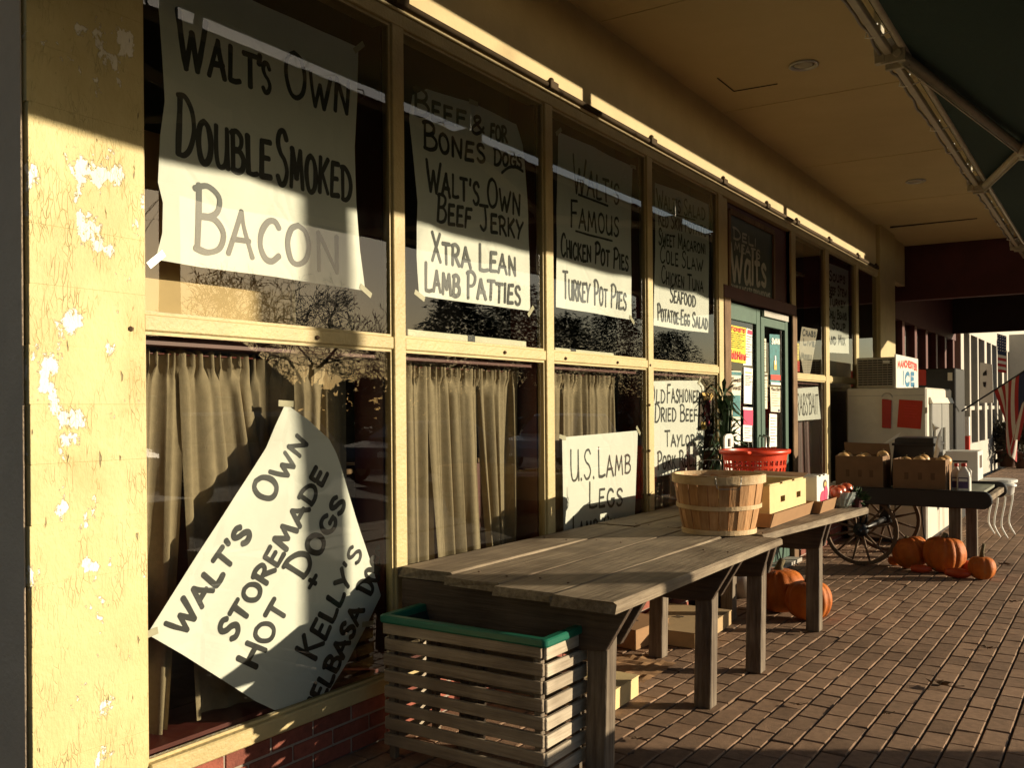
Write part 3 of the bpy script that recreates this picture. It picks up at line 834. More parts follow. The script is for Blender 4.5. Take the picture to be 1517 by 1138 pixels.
poster('pot_pie_sign', 'white sheet for chicken and turkey pot pies in the third upper pane', 'sign',
    [(826, 195), (880, 218), (936, 247), (935, 330), (935, 400), (935, 474), (880, 464), (823, 455), (825, 350)],
    [("WALT'S", (849, 285), (917, 302), 56, 38), ('FAMOUS', (846, 335), (916, 351), 40, 36), ('CHICKEN POT PIES', (831, 379), (930, 401), 34, 28),
     ('TURKEY POT PIES', (834, 441), (927, 460), 40, 32)],
    TH, .011, .0215, seed=13, tape=(0, 2, 5), marks=[([(857, 288), (875, 295), (900, 305)], .016), ([(853, 342), (880, 350), (906, 357)], .016)])
poster('salad_sign', 'white sheet listing salads in the upper pane left of the door', 'sign',
    [(970, 270), (1010, 284), (1050, 303), (1050, 400), (1050, 493), (1010, 489), (968, 482), (970, 400)],
    [("WALT'S SALAD", (973, 306), (1044, 326), 26, 22), ('RED SKIN POTATO', (975, 333), (1046, 350), 24, 18), ('SWEET MACARONI', (975, 361), (1044, 376), 24, 18),
     ('COLE SLAW', (977, 388), (1040, 402), 26, 22), ('CHICKEN TUNA', (979, 419), (1041, 433), 26, 20), ('SEAFOOD', (992, 447), (1030, 454), 24, 20),
     ('POTATOE-EGG SALAD', (974, 474), (1048, 488), 24, 20)],
    TH, .008, .018, seed=14, marks=[([(973, 311), (1000, 318), (1030, 326)], .012)])
def curl5(y, z): return -.10 * max(0, z - 1.35) ** 1.0 - .10 * max(0, y - 3.1)
poster('hot_dog_sign', 'tilted white sheet lettered storemade hot dogs, slipping down the nearest lower pane', 'sign',
    [(218, 940), (253, 886), (300, 812), (350, 732), (396, 664), (412, 632), (430, 598), (462, 622), (494, 652), (503, 672), (530, 752), (556, 826), (574, 884), (552, 926), (520, 980), (487, 1030), (440, 1046), (408, 1053), (380, 1040), (330, 1008), (270, 970)],
    [("WALT'S", (271, 943), (373, 791), 33, 27, {'up': 'perp', 'small': .85}), ('OWN', (397, 746), (460, 657), 36, 25, {'up': 'perp', 'small': .8}),
     ('STOREMADE', (346, 950), (488, 703), 29, 24, {'up': 'perp', 'small': .88}), ('HOT', (378, 991), (428, 900), 30, 27, {'up': 'perp', 'small': .9}),
     ('DOGS', (447, 858), (519, 746), 34, 25, {'up': 'perp', 'small': .85}), ('+', (464, 875), (474, 857), 17, 17, {'up': 'perp'}),
     ("KELLY'S", (466, 978), (546, 819), 33, 25, {'up': 'perp', 'small': .85}), ('KIELBASA', (464, 1072), (546, 905), 23, 24, {'up': 'perp', 'small': .95}),
     ('DOGS', (557, 884), (590, 820), 25, 25, {'up': 'perp', 'small': .9})],
    TH - .004, .012, .0245, seed=15, curl=curl5, tape=(6, 0, 13))
poster('lamb_sign', 'white card lettered U.S. lamb legs standing at the back of the table', 'sign',
    [(833, 648), (890, 643), (945, 638), (943, 700), (940, 776), (890, 786), (835, 797), (834, 720)],
    [('U.S.', (845, 713), (880, 709), 46, 42), ('LAMB', (886, 707), (934, 701), 44, 34), ('LEGS', (872, 754), (922, 748), 38, 32), ('LAMB CHOPS', (848, 800), (936, 790), 34, 30)],
    TH, .003, .020, seed=16, tape=(0, 2))
poster('dried_beef_sign', 'white sheet lettered old fashioned dried beef behind the bushel basket', 'sign',
    [(962, 565), (1000, 564), (1036, 564), (1046, 577), (1043, 640), (1041, 697), (1000, 703), (962, 708)],
    [('OLD', (961, 597), (985, 597), 28, 24), ('FASHIONED', (988, 596), (1037, 596), 27, 22), ('DRIED BEEF', (970, 625), (1033, 624), 27, 22), ('TAYLOR', (985, 662), (1029, 660), 23, 20), ('PORK ROLL', (974, 696), (1031, 690), 26, 22)],
    TH, .006, .0195, seed=17, tape=(2, 6))
poster('bait_sign', 'white card lettered crabs bait in the window right of the door', 'sign',
    [(1176, 576), (1212, 573), (1214, 600), (1216, 621), (1176, 624)],
    [("CRABS'BAIT", (1177, 615), (1212, 613), 31, 28, {'caps': False})], TH, .003, .022, seed=18)
poster('mix_sign', 'long white sheet with faint lines of lettering in the far upper pane', 'sign',
    [(1223, 388), (1240, 394), (1257, 401), (1257, 460), (1258, 524), (1222, 522), (1223, 450)],
    [('SOUPS', (1228, 415), (1252, 420), 14, 13), ('BEEF STEW', (1226, 435), (1254, 440), 14, 13), ('TURKEY', (1228, 452), (1252, 456), 13, 12), ('CHILI BEANS', (1226, 470), (1254, 474), 13, 12), ('SOUP', (1232, 487), (1252, 490), 13, 12), ('AND MIX', (1226, 509), (1252, 511), 14, 13)],
    TH, .006, .03, seed=19)
M_KRAFT = mat('creased_grey_paper', (.44, .38, .30), .85, .15, 14)
poster('paper_notice', 'creased brownish paper notice tapering to its foot, right of the door', 'notice',
    [(1188, 484), (1211, 488), (1206, 520), (1200, 554), (1190, 553), (1184, 515)],
    [('CRABS', (1189, 497), (1208, 499), 9, 9), ('LIVE', (1190, 511), (1206, 513), 9, 8), ('MUSSELS', (1187, 532), (1202, 533), 9, 8)], TH, .004, .024, seed=20, paper=M_KRAFT)

# small printed sheets in the door and beside it: header band, picture, lines of print
M_YEL = mat('yellow_poster_paper', (.80, .60, .03), .7, .05, 5); M_REDP = mat('red_print', (.62, .05, .03), .7, .1)
M_TEAL = mat('teal_print', (.03, .16, .17), .6, .4, 14); M_CREAM = mat('cream_leaflet_paper', (.70, .66, .50), .8, .06, 9)
M_PINK = mat('crimson_print', (.60, .03, .10), .7, .1); M_GOLD = mat('gold_print', (.62, .40, .10), .6, .2, 20)
M_NAVY = mat('navy_print', (.03, .04, .16), .6, .2); M_BRN = mat('dark_brown_print', (.06, .035, .02), .7, .3, 10)
def leaflet(name, label, quad_px, paper, X, blocks=(), lines=(), text=(), cat='poster', seed=5):
    """quad_px: tl, tr, br, bl on the photograph; blocks/lines in sheet coordinates s,t (t down)"""
    Q = [X_(u, v, X) for u, v in quad_px]
    base = Vector((X, (Q[0].y + Q[2].y) / 2, min(p.z for p in Q)))
    rt = thing(name, label, cat, base)
    def P(s, t, d=0): 
        p = (Q[0] * (1 - s) + Q[1] * s) * (1 - t) + (Q[3] * (1 - s) + Q[2] * s) * t
        return Vector((p.x + d, p.y, p.z))
    mb = MB(); n = 6
    mb.add([P(i / n, j / n, .003 * noise.noise(Vector((i * .6, j * .5, seed)))) for j in range(n + 1) for i in range(n + 1)],
           [(j * (n + 1) + i, j * (n + 1) + i + 1, (j + 1) * (n + 1) + i + 1, (j + 1) * (n + 1) + i) for j in range(n) for i in range(n)])
    mb.build('sheet', paper, rt, smooth=True)
    for bi, (s0, t0, s1, t1, mm, nm) in enumerate(blocks):
        mb = MB(); mb.quad(P(s0, t0, .005 + bi * .0006), P(s1, t0, .005 + bi * .0006), P(s1, t1, .005 + bi * .0006), P(s0, t1, .005 + bi * .0006)); mb.build(nm, mm, rt)
    r_ = random.Random(seed); mb = MB(); kk = 0
    for (s0, s1, t, th) in lines:
        s = s0
        while s < s1 - .01:
            w = min(r_.uniform(.05, .17), s1 - s)
            mb.quad(P(s, t, .009), P(s + w, t, .009), P(s + w, t + th, .009), P(s, t + th, .009)); s += w + .035
    if lines: mb.build('small_print', M_BRN if paper is not M_YEL else M_BRN, rt)
    for (txt, s0, s1, t, hgt, mm, bw, caps) in text:
        mb = MB(); k = 0
        for st in text_strokes(txt, (s0, 0), (s1, 0), 1, 1, None, caps, r_):
            q = [P(p.x, t + p.y * hgt, .010 + k * .00008) for p in st]
            ribbon(mb, q, bw, Vector((1, 0, 0))); k += 1
        mb.build('headline', mm, rt)
    return rt
DX = -.028
para = lambda t0, n, dt, s0=.1, s1=.9, th=.016: [(s0, s1 - .12 * (i % 3), t0 + i * dt, th) for i in range(n)]
leaflet('yellow_poster', 'bright yellow poster with red sold here lettering on the left door leaf', [(1080, 481), (1105, 486), (1105, 539), (1080, 535)], M_YEL, DX,
        lines=para(.2, 8, .055, .08, .92, .018), text=[('Sold Here', .02, .95, .9, .19, M_REDP, .022, False), ('TICKETS', .1, .9, .14, .09, M_REDP, .014, False)])
leaflet('white_flyer', 'white flyer with a pink heading on the left door leaf beside the yellow poster', [(1106, 486), (1114, 489), (1114, 542), (1101, 541)], M_PAPER, DX - .004,
        blocks=[(.2, .03, .95, .14, M_PINK, 'heading')], lines=para(.2, 9, .07))
leaflet('craft_show_flyer', 'tan flyer with a green picture of a figure low on the left door leaf', [(1080, 549), (1098, 550), (1097, 622), (1080, 622)], M_CREAM, DX,
        blocks=[(.05, .02, .98, .09, M_TEAL, 'heading'), (.3, .5, .92, .94, M_TEAL, 'picture')],
        text=[('SeedS', .2, .9, .22, .08, M_BRN, .012, True), ('ForestS', .15, .95, .38, .1, M_BRN, .012, True)])
leaflet('menu_flyer', 'narrow white flyer with an orange heading above the crimson one', [(1102, 544), (1115, 546), (1114, 599), (1102, 598)], M_PAPER, DX,
        blocks=[(.15, .12, .85, .15, M_GOLD, 'heading')], lines=para(.22, 6, .05))
leaflet('crimson_flyer', 'crimson and white flyer at the bottom of the left door leaf', [(1101, 603), (1115, 604), (1114, 655), (1101, 654)], M_PAPER, DX,
        blocks=[(0, .08, 1, .52, M_PINK, 'heading')], lines=para(.6, 5, .07))
leaflet('plain_flyer', 'white flyer low on the left door leaf under the tan one', [(1080, 624), (1097, 624), (1097, 660), (1080, 660)], M_PAPER, DX, lines=para(.15, 8, .09))
leaflet('long_flyer', 'narrow cream flyer at the upper left of the right door leaf', [(1128, 500), (1135, 502), (1135, 551), (1127, 549)], M_CREAM, DX, lines=para(.1, 10, .08))
leaflet('list_flyer', 'cream flyer with a list at mid height of the right door leaf', [(1127, 553), (1137, 553), (1137, 606), (1127, 605)], M_CREAM, DX,
        blocks=[(.1, .04, .9, .1, M_BRN, 'heading')], lines=para(.18, 9, .08))
leaflet('show_poster', 'dark teal show poster with a bright figure and red band on the right door leaf', [(1140, 495), (1155, 496), (1156, 571), (1141, 570)], M_TEAL, DX,
        blocks=[(.36, .52, .62, .70, M_GOLD, 'figure'), (.44, .42, .56, .6, M_PAPER, 'figure_light'), (.02, .80, .98, .90, M_REDP, 'band'), (.02, .95, .98, 1, M_PAPER, 'foot')],
        text=[('SWAN', .12, .9, .19, .10, M_PAPER, .016, False)])
leaflet('event_flyer', 'cream flyer with a blue logo under the teal show poster', [(1141, 573), (1156, 574), (1156, 611), (1142, 610)], M_CREAM, DX,
        blocks=[(.75, .88, .9, .98, M_NAVY, 'logo')], lines=para(.14, 7, .1), text=[('FALL FAIR', .1, .9, .12, .08, M_BRN, .01, True)])
leaflet('card_flyer', 'pale flyer at the bottom of the right door leaf', [(1140, 613), (1151, 614), (1151, 662), (1139, 662)], M_PAPER, DX, lines=para(.12, 9, .09))
leaflet('dance_poster', 'dark poster with a crimson dancer and gold heading beside the dried beef sign', [(1038, 581), (1055, 582), (1054, 637), (1036, 638)], M_BRN, TH + .012,
        blocks=[(.5, .22, .8, .9, M_PINK, 'figure'), (.32, .34, .55, .62, M_REDP, 'figure_arm'), (.1, .78, .5, .97, M_GOLD, 'details')],
        text=[('NUTCRACKER', .06, .96, .1, .07, M_GOLD, .012, False), ('BALLET', .2, .9, .19, .06, M_GOLD, .01, False)])
leaflet('yellow_card', 'small yellow and red card beside the creased notice right of the door', [(1175, 507), (1184, 509), (1184, 551), (1175, 550)], M_YEL, TH,
        blocks=[(0, .62, 1, 1, M_REDP, 'band')], lines=para(.1, 5, .1))

# shop sign over the door
wsg = thing('shop_name_sign', 'dark green shop sign with big pale lettering over the green doors', 'shop sign', (0, 9.4, 2.8))
q = [X_(u, v, -.02) for u, v in ((1079, 312), (1145, 345), (1145, 455), (1079, 437))]
mb = MB(); mb.hexa([p - Vector((.012, 0, 0)) for p in q], q); mb.build('board', mat('dark_green_sign_board', (.02, .035, .03), .4, .3, 5), wsg)
mb = MB()
for i in range(4):
    a, b = q[i], q[(i + 1) % 4]; mb.bar(a + Vector((.004, 0, 0)), b + Vector((.004, 0, 0)), .05, .03, up=(1, 0, 0))
mb.build('frame', M_DFR, wsg)
M_PALE = mat('faded_sign_lettering', (.36, .35, .29), .6, .2, 30)
mb = MB(); k = 0
for ln in (('Walts', (1083, 414), (1135, 424), 54, 44, .055, True), ('DELI', (1086, 352), (1120, 366), 16, 14, .022, True), ('MEATS', (1088, 370), (1126, 384), 12, 12, .02, False), ('FAMILY MEATS-PROVISIONS', (1082, 434), (1141, 446), 13, 11, .02, False)):
    for s in text_strokes(ln[0], ln[1], ln[2], ln[3], ln[4], caps=ln[6] and ln[0] != 'Walts', small=.8):
        ribbon(mb, [X_(p.x, p.y, -.0165 + k * .0001) for p in s], ln[5], Vector((1, 0, 0))); k += 1
mb.build('lettering', M_PALE, wsg)

# cartons lying on the inner shelf and other things in the upper panes
def carton(name, label, px_l, px_r, y_d, depth, h, mats, strap=None, group=None, cat='box'):
    pl, pr = X_(*px_l, -.07), X_(*px_r, -.07); z0 = 1.902
    t = thing(name, label, cat, ((-.07 - depth / 2), (pl.y + pr.y) / 2, z0), group)
    mb = MB(); mb.box(-.07 - depth, pl.y, z0, -.07, pr.y, z0 + h); mb.build('carton_body', mats[0], t, bevel=.004)
    mb = MB(); mb.box(-.075 - depth, pl.y - .006, z0 + h - .035, -.064, pr.y + .006, z0 + h + .004); mb.build('carton_lid', mats[1], t, bevel=.004)
    if strap:
        a = pl.y + (pr.y - pl.y) * strap
        mb = MB(); mb.box(-.076 - depth, a, z0 - .0, -.062, a + .07, z0 + h + .006); mb.build('strap', M_BLACK, t)
carton('flat_carton', 'flat pale carton on the shelf of the second window with a dark tape strap', (604, 500), (778, 512), 0, .22, .12, (M_CARDY, M_CREAM), .46)
carton('flat_carton', 'small flat carton with dark strap on the shelf under the pot pies sign', (822, 520), (908, 528), 0, .22, .10, (M_CARDY, M_CREAM), .24)
t = thing('tan_board', 'tan board leaning inside the nearest upper pane under the bacon sign', 'board', (-.2, 2.55, 1.9))
mb = MB(); a = X_(206, 480, -.2); b = X_(432, 480, -.2)
mb.hexa([(-.215, a.y, 1.902), (-.2, a.y, 1.902), (-.2, b.y, 1.902), (-.215, b.y, 1.902)], [(-.235, a.y, 2.75), (-.22, a.y, 2.75), (-.22, b.y, 2.75), (-.235, b.y, 2.75)])
mb.build('panel', mat('tan_board_paint', (.50, .35, .16), .7, .1, 4), t, bevel=.003)
mb = MB(); mb.bar((-.205, b.y + .01, 1.902), (-.22, b.y + .01, 2.75), .02, .03, up=(1, 0, 0)); mb.build('edge_strip', M_TRIM, t)
t = carton('cream_carton', 'cream carton on the shelf behind the left foot of the tan board', (207, 480), (330, 484), 0, .10, .085, (M_CREAM, M_CREAM))
# tape blobs that glint on the panes
mb = MB()
# window display shelf with bottles is too dark to read: keep the room furnished with a plain counter
ct = thing('shop_counter', 'dark counter deep inside the shop behind the glass', 'counter', (-3.2, 7, -.05))
mb = MB(); mb.box(-3.6, 3.5, -.05, -2.9, 12, 1.0); mb.build('counter_base', M_MAROON, ct, bevel=.01)
mb = MB(); mb.box(-3.65, 3.45, 1.001, -2.85, 12.05, 1.05); mb.build('counter_top', M_DFR, ct, bevel=.008)
# ================================================================== ON THE PAVEMENT, NEAR
def plank(mb, x0, x1, y0, y1, z0, z1, skew0=0, skew1=0, warp=.004, seg=7, nx=3):
    """long board along y with slightly worn edges, ragged ends and a little warp"""
    rr = random.Random(int(x0 * 1000 + y0 * 77)); vs = []; fs = []
    ph = rr.uniform(0, 6)
    ring = []
    prof = [(0, 0), (1, 0), (1, .75), (.97, 1), (.5, 1.0), (.03, 1), (0, .75)]
    for j in range(seg + 1):
        t = j / seg
        for (a, b) in prof:
            y = y0 + skew0 * a + (y1 + skew1 * a - y0 - skew0 * a) * t + (rr.uniform(-.012, .012) if j in (0, seg) else 0)
            x = x0 + (x1 - x0) * a + .004 * sin(t * 5 + ph) + rr.uniform(-.0012, .0012)
            z = z0 + (z1 - z0) * b + warp * sin(t * 3.3 + ph) * b + (rr.uniform(-.002, .001) if b > .7 else 0)
            vs.append((x, y, z))
    n = len(prof)
    for j in range(seg):
        for i in range(n):
            fs.append((j * n + i, j * n + (i + 1) % n, (j + 1) * n + (i + 1) % n, (j + 1) * n + i))
    fs += [tuple(range(n - 1, -1, -1)), tuple(seg * n + i for i in range(n))]
    mb.add(vs, fs)
def plank_table(label, y0, y1, xs, ends, legs_y, x_leg, group, xb_leg=.60, lean=0.0, x_shift=(0, 0)):
    zt, th = .80, .045
    t = thing('plank_table', label, 'table', (.8, (y0 + y1) / 2, 0), group)
    for i in range(len(xs) - 1):
        mb = MB(); a, b = xs[i] + .006, xs[i + 1] - .006
        plank(mb, a, b, y0 + ends[i][0], y1 + ends[i][1], zt - th, zt, skew0=ends[i][2] if len(ends[i]) > 2 else 0)
        if x_shift != (0, 0):
            mb.v = [Vector((v.x + (x_shift[0] + (x_shift[1] - x_shift[0]) * (v.y - y0) / (y1 - y0)) * max(0, (v.x - .3)), v.y, v.z)) for v in mb.v]
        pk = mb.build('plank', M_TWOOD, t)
        for (ly, sp) in legs_y:
            for dx in (.07, .25):
                mb = MB(); c_ = Vector((a + dx + rnd.uniform(-.02, .02), ly + rnd.uniform(-.05, .05), zt + .0005))
                if x_shift != (0, 0): c_.x += (x_shift[0] + (x_shift[1] - x_shift[0]) * (c_.y - y0) / (y1 - y0)) * max(0, (c_.x - .3))
                mb.lathe([(.002, -.004), (.0065, -.002), (.006, .0015), (.001, .002)], c_, 8); mb.build('nail_head', MATS['rusty_iron'], pk)
    zc = zt - th - .006
    xf = xs[-1] - .03
    for li, (ly, sp) in enumerate(legs_y):
        # apron boards across the table, cut diagonally up to the front edge
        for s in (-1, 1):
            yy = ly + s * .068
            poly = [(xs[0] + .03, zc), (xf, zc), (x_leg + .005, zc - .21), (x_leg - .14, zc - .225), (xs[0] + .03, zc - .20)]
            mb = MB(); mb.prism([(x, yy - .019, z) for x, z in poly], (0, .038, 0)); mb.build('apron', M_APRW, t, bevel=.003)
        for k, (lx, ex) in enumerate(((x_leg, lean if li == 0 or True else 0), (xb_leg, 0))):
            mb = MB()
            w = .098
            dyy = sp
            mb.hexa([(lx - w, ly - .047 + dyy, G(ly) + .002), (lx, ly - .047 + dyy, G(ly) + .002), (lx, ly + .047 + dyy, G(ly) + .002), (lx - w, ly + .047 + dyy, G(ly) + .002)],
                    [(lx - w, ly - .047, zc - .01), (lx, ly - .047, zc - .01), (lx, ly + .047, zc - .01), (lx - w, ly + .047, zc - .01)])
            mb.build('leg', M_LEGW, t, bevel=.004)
    # long stretcher under the back
    mb = MB(); mb.box(xs[0] + .10, y0 + .2, zc - .14, xs[0] + .14, y1 - .2, zc - .002); mb.build('back_rail', M_APRW, t, bevel=.003)
    return t
plank_table('long grey plank table nearest the viewer, with the slatted crate at its end', 3.38, 5.63,
            [.04, .38, .72, 1.05, 1.375], [(.20, .0, 0), (.13, .03, 0), (.06, -.02, 0), (.0, -.02, 0)],
            [(3.66, -.05), (4.90, -.05)], 1.215, 'plank tables along the shop front', xb_leg=.52)
plank_table('shorter plank table farther back carrying the orange basket and the cartons', 5.67, 7.60,
            [.04, .36, .68, 1.0, 1.31], [(.0, .20), (.02, .12), (.0, .02), (.02, -.03)],
            [(5.74, -.05), (7.05, -.03)], 1.215, 'plank tables along the shop front', xb_leg=.55, x_shift=(-.08, .14))

# slatted crate with a green plastic rim -------------------------------------------------
cx0, cx1, cy0, cy1, cz = .205, 1.075, 3.29, 3.66, .605
cr = thing('slatted_crate', 'tall slatted wooden crate with a green plastic rim beside the near table end', 'crate', ((cx0 + cx1) / 2, (cy0 + cy1) / 2, 0))
NS = 8; pit = (cz - .01) / NS
for sd_, (y, o) in (('front', (cy0, -1)), ('back', (cy1, 1))):
    for i in range(NS):
        zz = cz - .055 - i * pit; mb = MB(); e = rnd.uniform(-.006, .006)
        d0 = rnd.uniform(-.003, .003)
        mb.hexa([(cx0 + e, y - .009, zz + d0), (cx1 + e, y - .009, zz - d0), (cx1 + e, y + .009, zz - d0), (cx0 + e, y + .009, zz + d0)],
                [(cx0 + e, y - .009, zz + .053 + d0), (cx1 + e, y - .009, zz + .053 - d0), (cx1 + e, y + .009, zz + .053 - d0), (cx0 + e, y + .009, zz + .053 + d0)])
        mb.build('slat', M_CRATEX, cr, bevel=.003)
for x in (cx0 + .010, cx1 - .010):
    for i in range(NS):
        zz = cz - .061 - i * pit; mb = MB(); e = rnd.uniform(-.004, .004); d0 = rnd.uniform(-.003, .003)
        yo = (cy0 + .010 + e, cy1 - .010 + e)
        xo = x + (.014 if x > .5 else -.014)
        mb.hexa([(xo - .009, yo[0], zz + d0), (xo + .009, yo[0], zz + d0), (xo + .009, yo[1], zz - d0), (xo - .009, yo[1], zz - d0)],
                [(xo - .009, yo[0], zz + .054 + d0), (xo + .009, yo[0], zz + .054 + d0), (xo + .009, yo[1], zz + .054 - d0), (xo - .009, yo[1], zz + .054 - d0)])
        mb.build('slat', M_CRATEY, cr, bevel=.003)
for x in (cx0 + .032, cx1 - .034):
    for y in (cy0 + .026, cy1 - .026):
        mb = MB(); mb.box(x - .018, y - .016, G(3.4) + .003, x + .018, y + .016, cz - .004); mb.build('corner_post', M_LEGW, cr, bevel=.003)
M_GRIM = mat('green_plastic', (.012, .12, .075), .35, .12, 20, .05, 90)
mb = MB(); w = .042; a0, a1, b0, b1 = cx0 - .02, cx1 + .03, cy0 - .022, cy1 + .018
ring = []
def rr_(x0, y0, x1, y1, r, z, n=5):
    o = []
    for (cx_, cy_, s) in ((x1 - r, y1 - r, 0), (x0 + r, y1 - r, 1), (x0 + r, y0 + r, 2), (x1 - r, y0 + r, 3)):
        for k in range(n + 1):
            t = pi / 2 * (s + k / n); o.append((cx_ + r * cos(t), cy_ + r * sin(t), z))
    return o
loops = [rr_(a0 + .004, b0 + .004, a1 - .004, b1 - .004, .02, cz - .004), rr_(a0, b0, a1, b1, .022, cz + .004), rr_(a0, b0, a1, b1, .022, cz + .026),
         rr_(a0 + .006, b0 + .006, a1 - .006, b1 - .006, .02, cz + .032), rr_(a0 + w - .006, b0 + w - .006, a1 - w + .006, b1 - w + .006, .012, cz + .032),
         rr_(a0 + w, b0 + w, a1 - w, b1 - w, .012, cz + .026), rr_(a0 + w + .002, b0 + w + .002, a1 - w - .002, b1 - w - .002, .012, cz - .004)]
n = len(loops[0]); mb.add([p for L_ in loops for p in L_], [(i * n + j, i * n + (j + 1) % n, ((i + 1) % 7) * n + (j + 1) % n, ((i + 1) % 7) * n + j) for i in range(7) for j in range(n)])
mb.build('rim', M_GRIM, cr, smooth=False)
mb = MB(); L1 = rr_(a0 + w + .004, b0 + w + .004, a1 - w - .004, b1 - w - .004, .012, cz + .0); L2 = rr_(a0 + w + .02, b0 + w + .02, a1 - w - .02, b1 - w - .02, .012, cz - .045)
mb.add(L1 + L2, [(j, (j + 1) % n, n + (j + 1) % n, n + j) for j in range(n)] + [tuple(range(n, 2 * n))])
mb.build('dark_tray', mat('dark_green_liner', (.012, .022, .018), .6, .2), cr)

# bushel basket -----------------------------------------------------------------------
bx, by, bz, R0, R1, BH = .945, 5.66, .802, .224, .287, .367
bk = thing('bushel_basket', 'splint wood bushel basket with wire handles on the near corner of the tables', 'basket', (bx, by, bz))
NSV = 26
mb = MB()
for i in range(NSV):
    t0 = 2 * pi * (i + .03) / NSV; t1 = 2 * pi * (i + .97) / NSV; d = .0 if i % 2 else .004
    vs = []
    for zf in (0, .25, .5, .75, 1):
        R = R0 + (R1 - R0) * zf + .007 * sin(pi * zf) - d
        for dr_ in (0, -.004):
            for t in (t0, t1): vs.append((bx + (R + dr_) * cos(t), by + (R + dr_) * sin(t), bz + .004 + BH * zf))
    fs = []
    for k in range(4):
        o = k * 4
        fs += [(o, o + 1, o + 5, o + 4), (o + 2, o + 6, o + 7, o + 3), (o, o + 4, o + 6, o + 2), (o + 1, o + 3, o + 7, o + 5)]
    fs += [(0, 2, 3, 1), (16, 17, 19, 18)]
    mb.add(vs, fs)
mb.build('staves', M_BASK, bk)
def hoop(name, zf, h, out, th=.006, wav=0):
    mb = MB(); n = 48; vs = []
    for i in range(n):
        t = 2 * pi * i / n; R = R0 + (R1 - R0) * zf + .007 * sin(pi * zf) + .001
        dz = wav * sin(t * 2 + 1)
        for (dr_, z) in ((0, -h / 2), (out, -h / 2), (out, h / 2), (0, h / 2)):
            vs.append((bx + (R + dr_) * cos(t), by + (R + dr_) * sin(t), bz + .004 + BH * zf + z + dz))
    mb.add(vs, [(i * 4 + k, i * 4 + (k + 1) % 4, ((i + 1) % n) * 4 + (k + 1) % 4, ((i + 1) % n) * 4 + k) for i in range(n) for k in range(4)])
    mb.build(name, M_HOOP, bk)
hoop('rim_hoop', .925, .05, .009, wav=.003); hoop('middle_hoop', .46, .026, .007, wav=.004); hoop('bottom_hoop', .035, .030, .007)
mb = MB(); mb.lathe([(R1 - .012, bz + BH - .05), (R1 - .012, bz + BH + .006), (R1 - .004, bz + BH + .006), (R1 - .004, bz + BH - .05)], (bx, by, 0), 48, cap=False); mb.build('inner_hoop', M_HOOP, bk)
mb = MB(); mb.lathe([(.01, .006), (R0 - .006, .006), (R0 - .006, .014), (.01, .014)], (bx, by, bz), 24); mb.build('bottom', M_BASK, bk)
M_WIRE = mat('basket_wire', (.30, .28, .25), .35, .2, 30, metal=.9)
# back handle stands up, front one hangs inside the rim
for ang, tilt in ((radians(122), 1), (radians(302), -1)):
    c = Vector((bx + (R1 + .004) * cos(ang), by + (R1 + .004) * sin(ang), bz + BH - .012)); tg = Vector((-sin(ang), cos(ang), 0)); rd = Vector((cos(ang), sin(ang), 0))
    mb = MB(); H_ = .085 if tilt > 0 else -.06
    pts = [c - tg * .075, c - tg * .072 + Vector((0, 0, H_ * .8)), c - tg * .06 + Vector((0, 0, H_)), c + tg * .06 + Vector((0, 0, H_)), c + tg * .072 + Vector((0, 0, H_ * .8)), c + tg * .075]
    if tilt < 0: pts = [p + rd * .014 for p in pts]
    mb.tube(pts, .0028, 6); mb.build('wire_handle', M_WIRE, bk, smooth=True)
    for s in (-1, 1):
        mb = MB(); q = c + tg * (.078 * s) + rd * .006
        mb.tube([q + Vector((0, 0, .016)), q + rd * .008, q + Vector((0, 0, -.018)), q + rd * -.006 + Vector((0, 0, -.03))], .0035, 6); mb.build('wire_eye', M_WIRE, bk, smooth=True)

# cartons in trays ------------------------------------------------------------------
def lug_box(label, x0, x1, y0, y1, z0, h, m_body, flip=False, group=None, holes=True, artwork=False, wall=.006):
    t = thing('produce_carton', label, 'carton', ((x0 + x1) / 2, (y0 + y1) / 2, z0), group)
    mb = MB()
    # four walls with hand holes cut in the long sides, folded top rails
    def wall_y(x, xo):            # wall facing +-x, with two hand holes
        ys = [y0, y0 + (y1 - y0) * .28, y0 + (y1 - y0) * .40, y0 + (y1 - y0) * .72, y0 + (y1 - y0) * .84, y1]
        zs = [z0, z0 + h * .52, z0 + h * .68, z0 + h]
        for i in range(5):
            for k in range(3):
                if holes and k == 1 and i in (1, 3): continue
                mb.box(min(x, xo), ys[i], zs[k], max(x, xo), ys[i + 1], zs[k + 1])
    wall_y(x1, x1 - wall); wall_y(x0, x0 + wall)
    mb.box(x0 + wall, y0, z0, x1 - wall, y0 + wall, z0 + h); mb.box(x0 + wall, y1 - wall, z0, x1 - wall, y1, z0 + h)
    mb.box(x0 + wall, y0 + wall, z0, x1 - wall, y1 - wall, z0 + .006)
    b_ = mb.build('carton_body', m_body, t)
    mb = MB()
    for yy in (y0, y0 + (y1 - y0) * .33, y0 + (y1 - y0) * .66):
        mb.box(x1 - .03, yy + .03, z0 + h - .004, x1 - .008, yy + (y1 - y0) * .33 - .03, z0 + h + .010)
    mb.box(x0 + .004, y0 + .002, z0 + h + .001, x0 + .10, y1 - .002, z0 + h + .005); 
    mb.build('folded_rail', m_body, t)
    mb = MB(); mb.hexa([(x0 + .02, y0 - .0, z0 + h), (x1 - .1, y0, z0 + h), (x1 - .1, y0 + .004, z0 + h), (x0 + .02, y0 + .004, z0 + h)],
                       [(x0 + .02, y0 + .12, z0 + h + .03), (x1 - .1, y0 + .13, z0 + h + .02), (x1 - .1, y0 + .134, z0 + h + .022), (x0 + .02, y0 + .124, z0 + h + .032)])
    mb.build('top_flap', M_CARD, t)
    return t
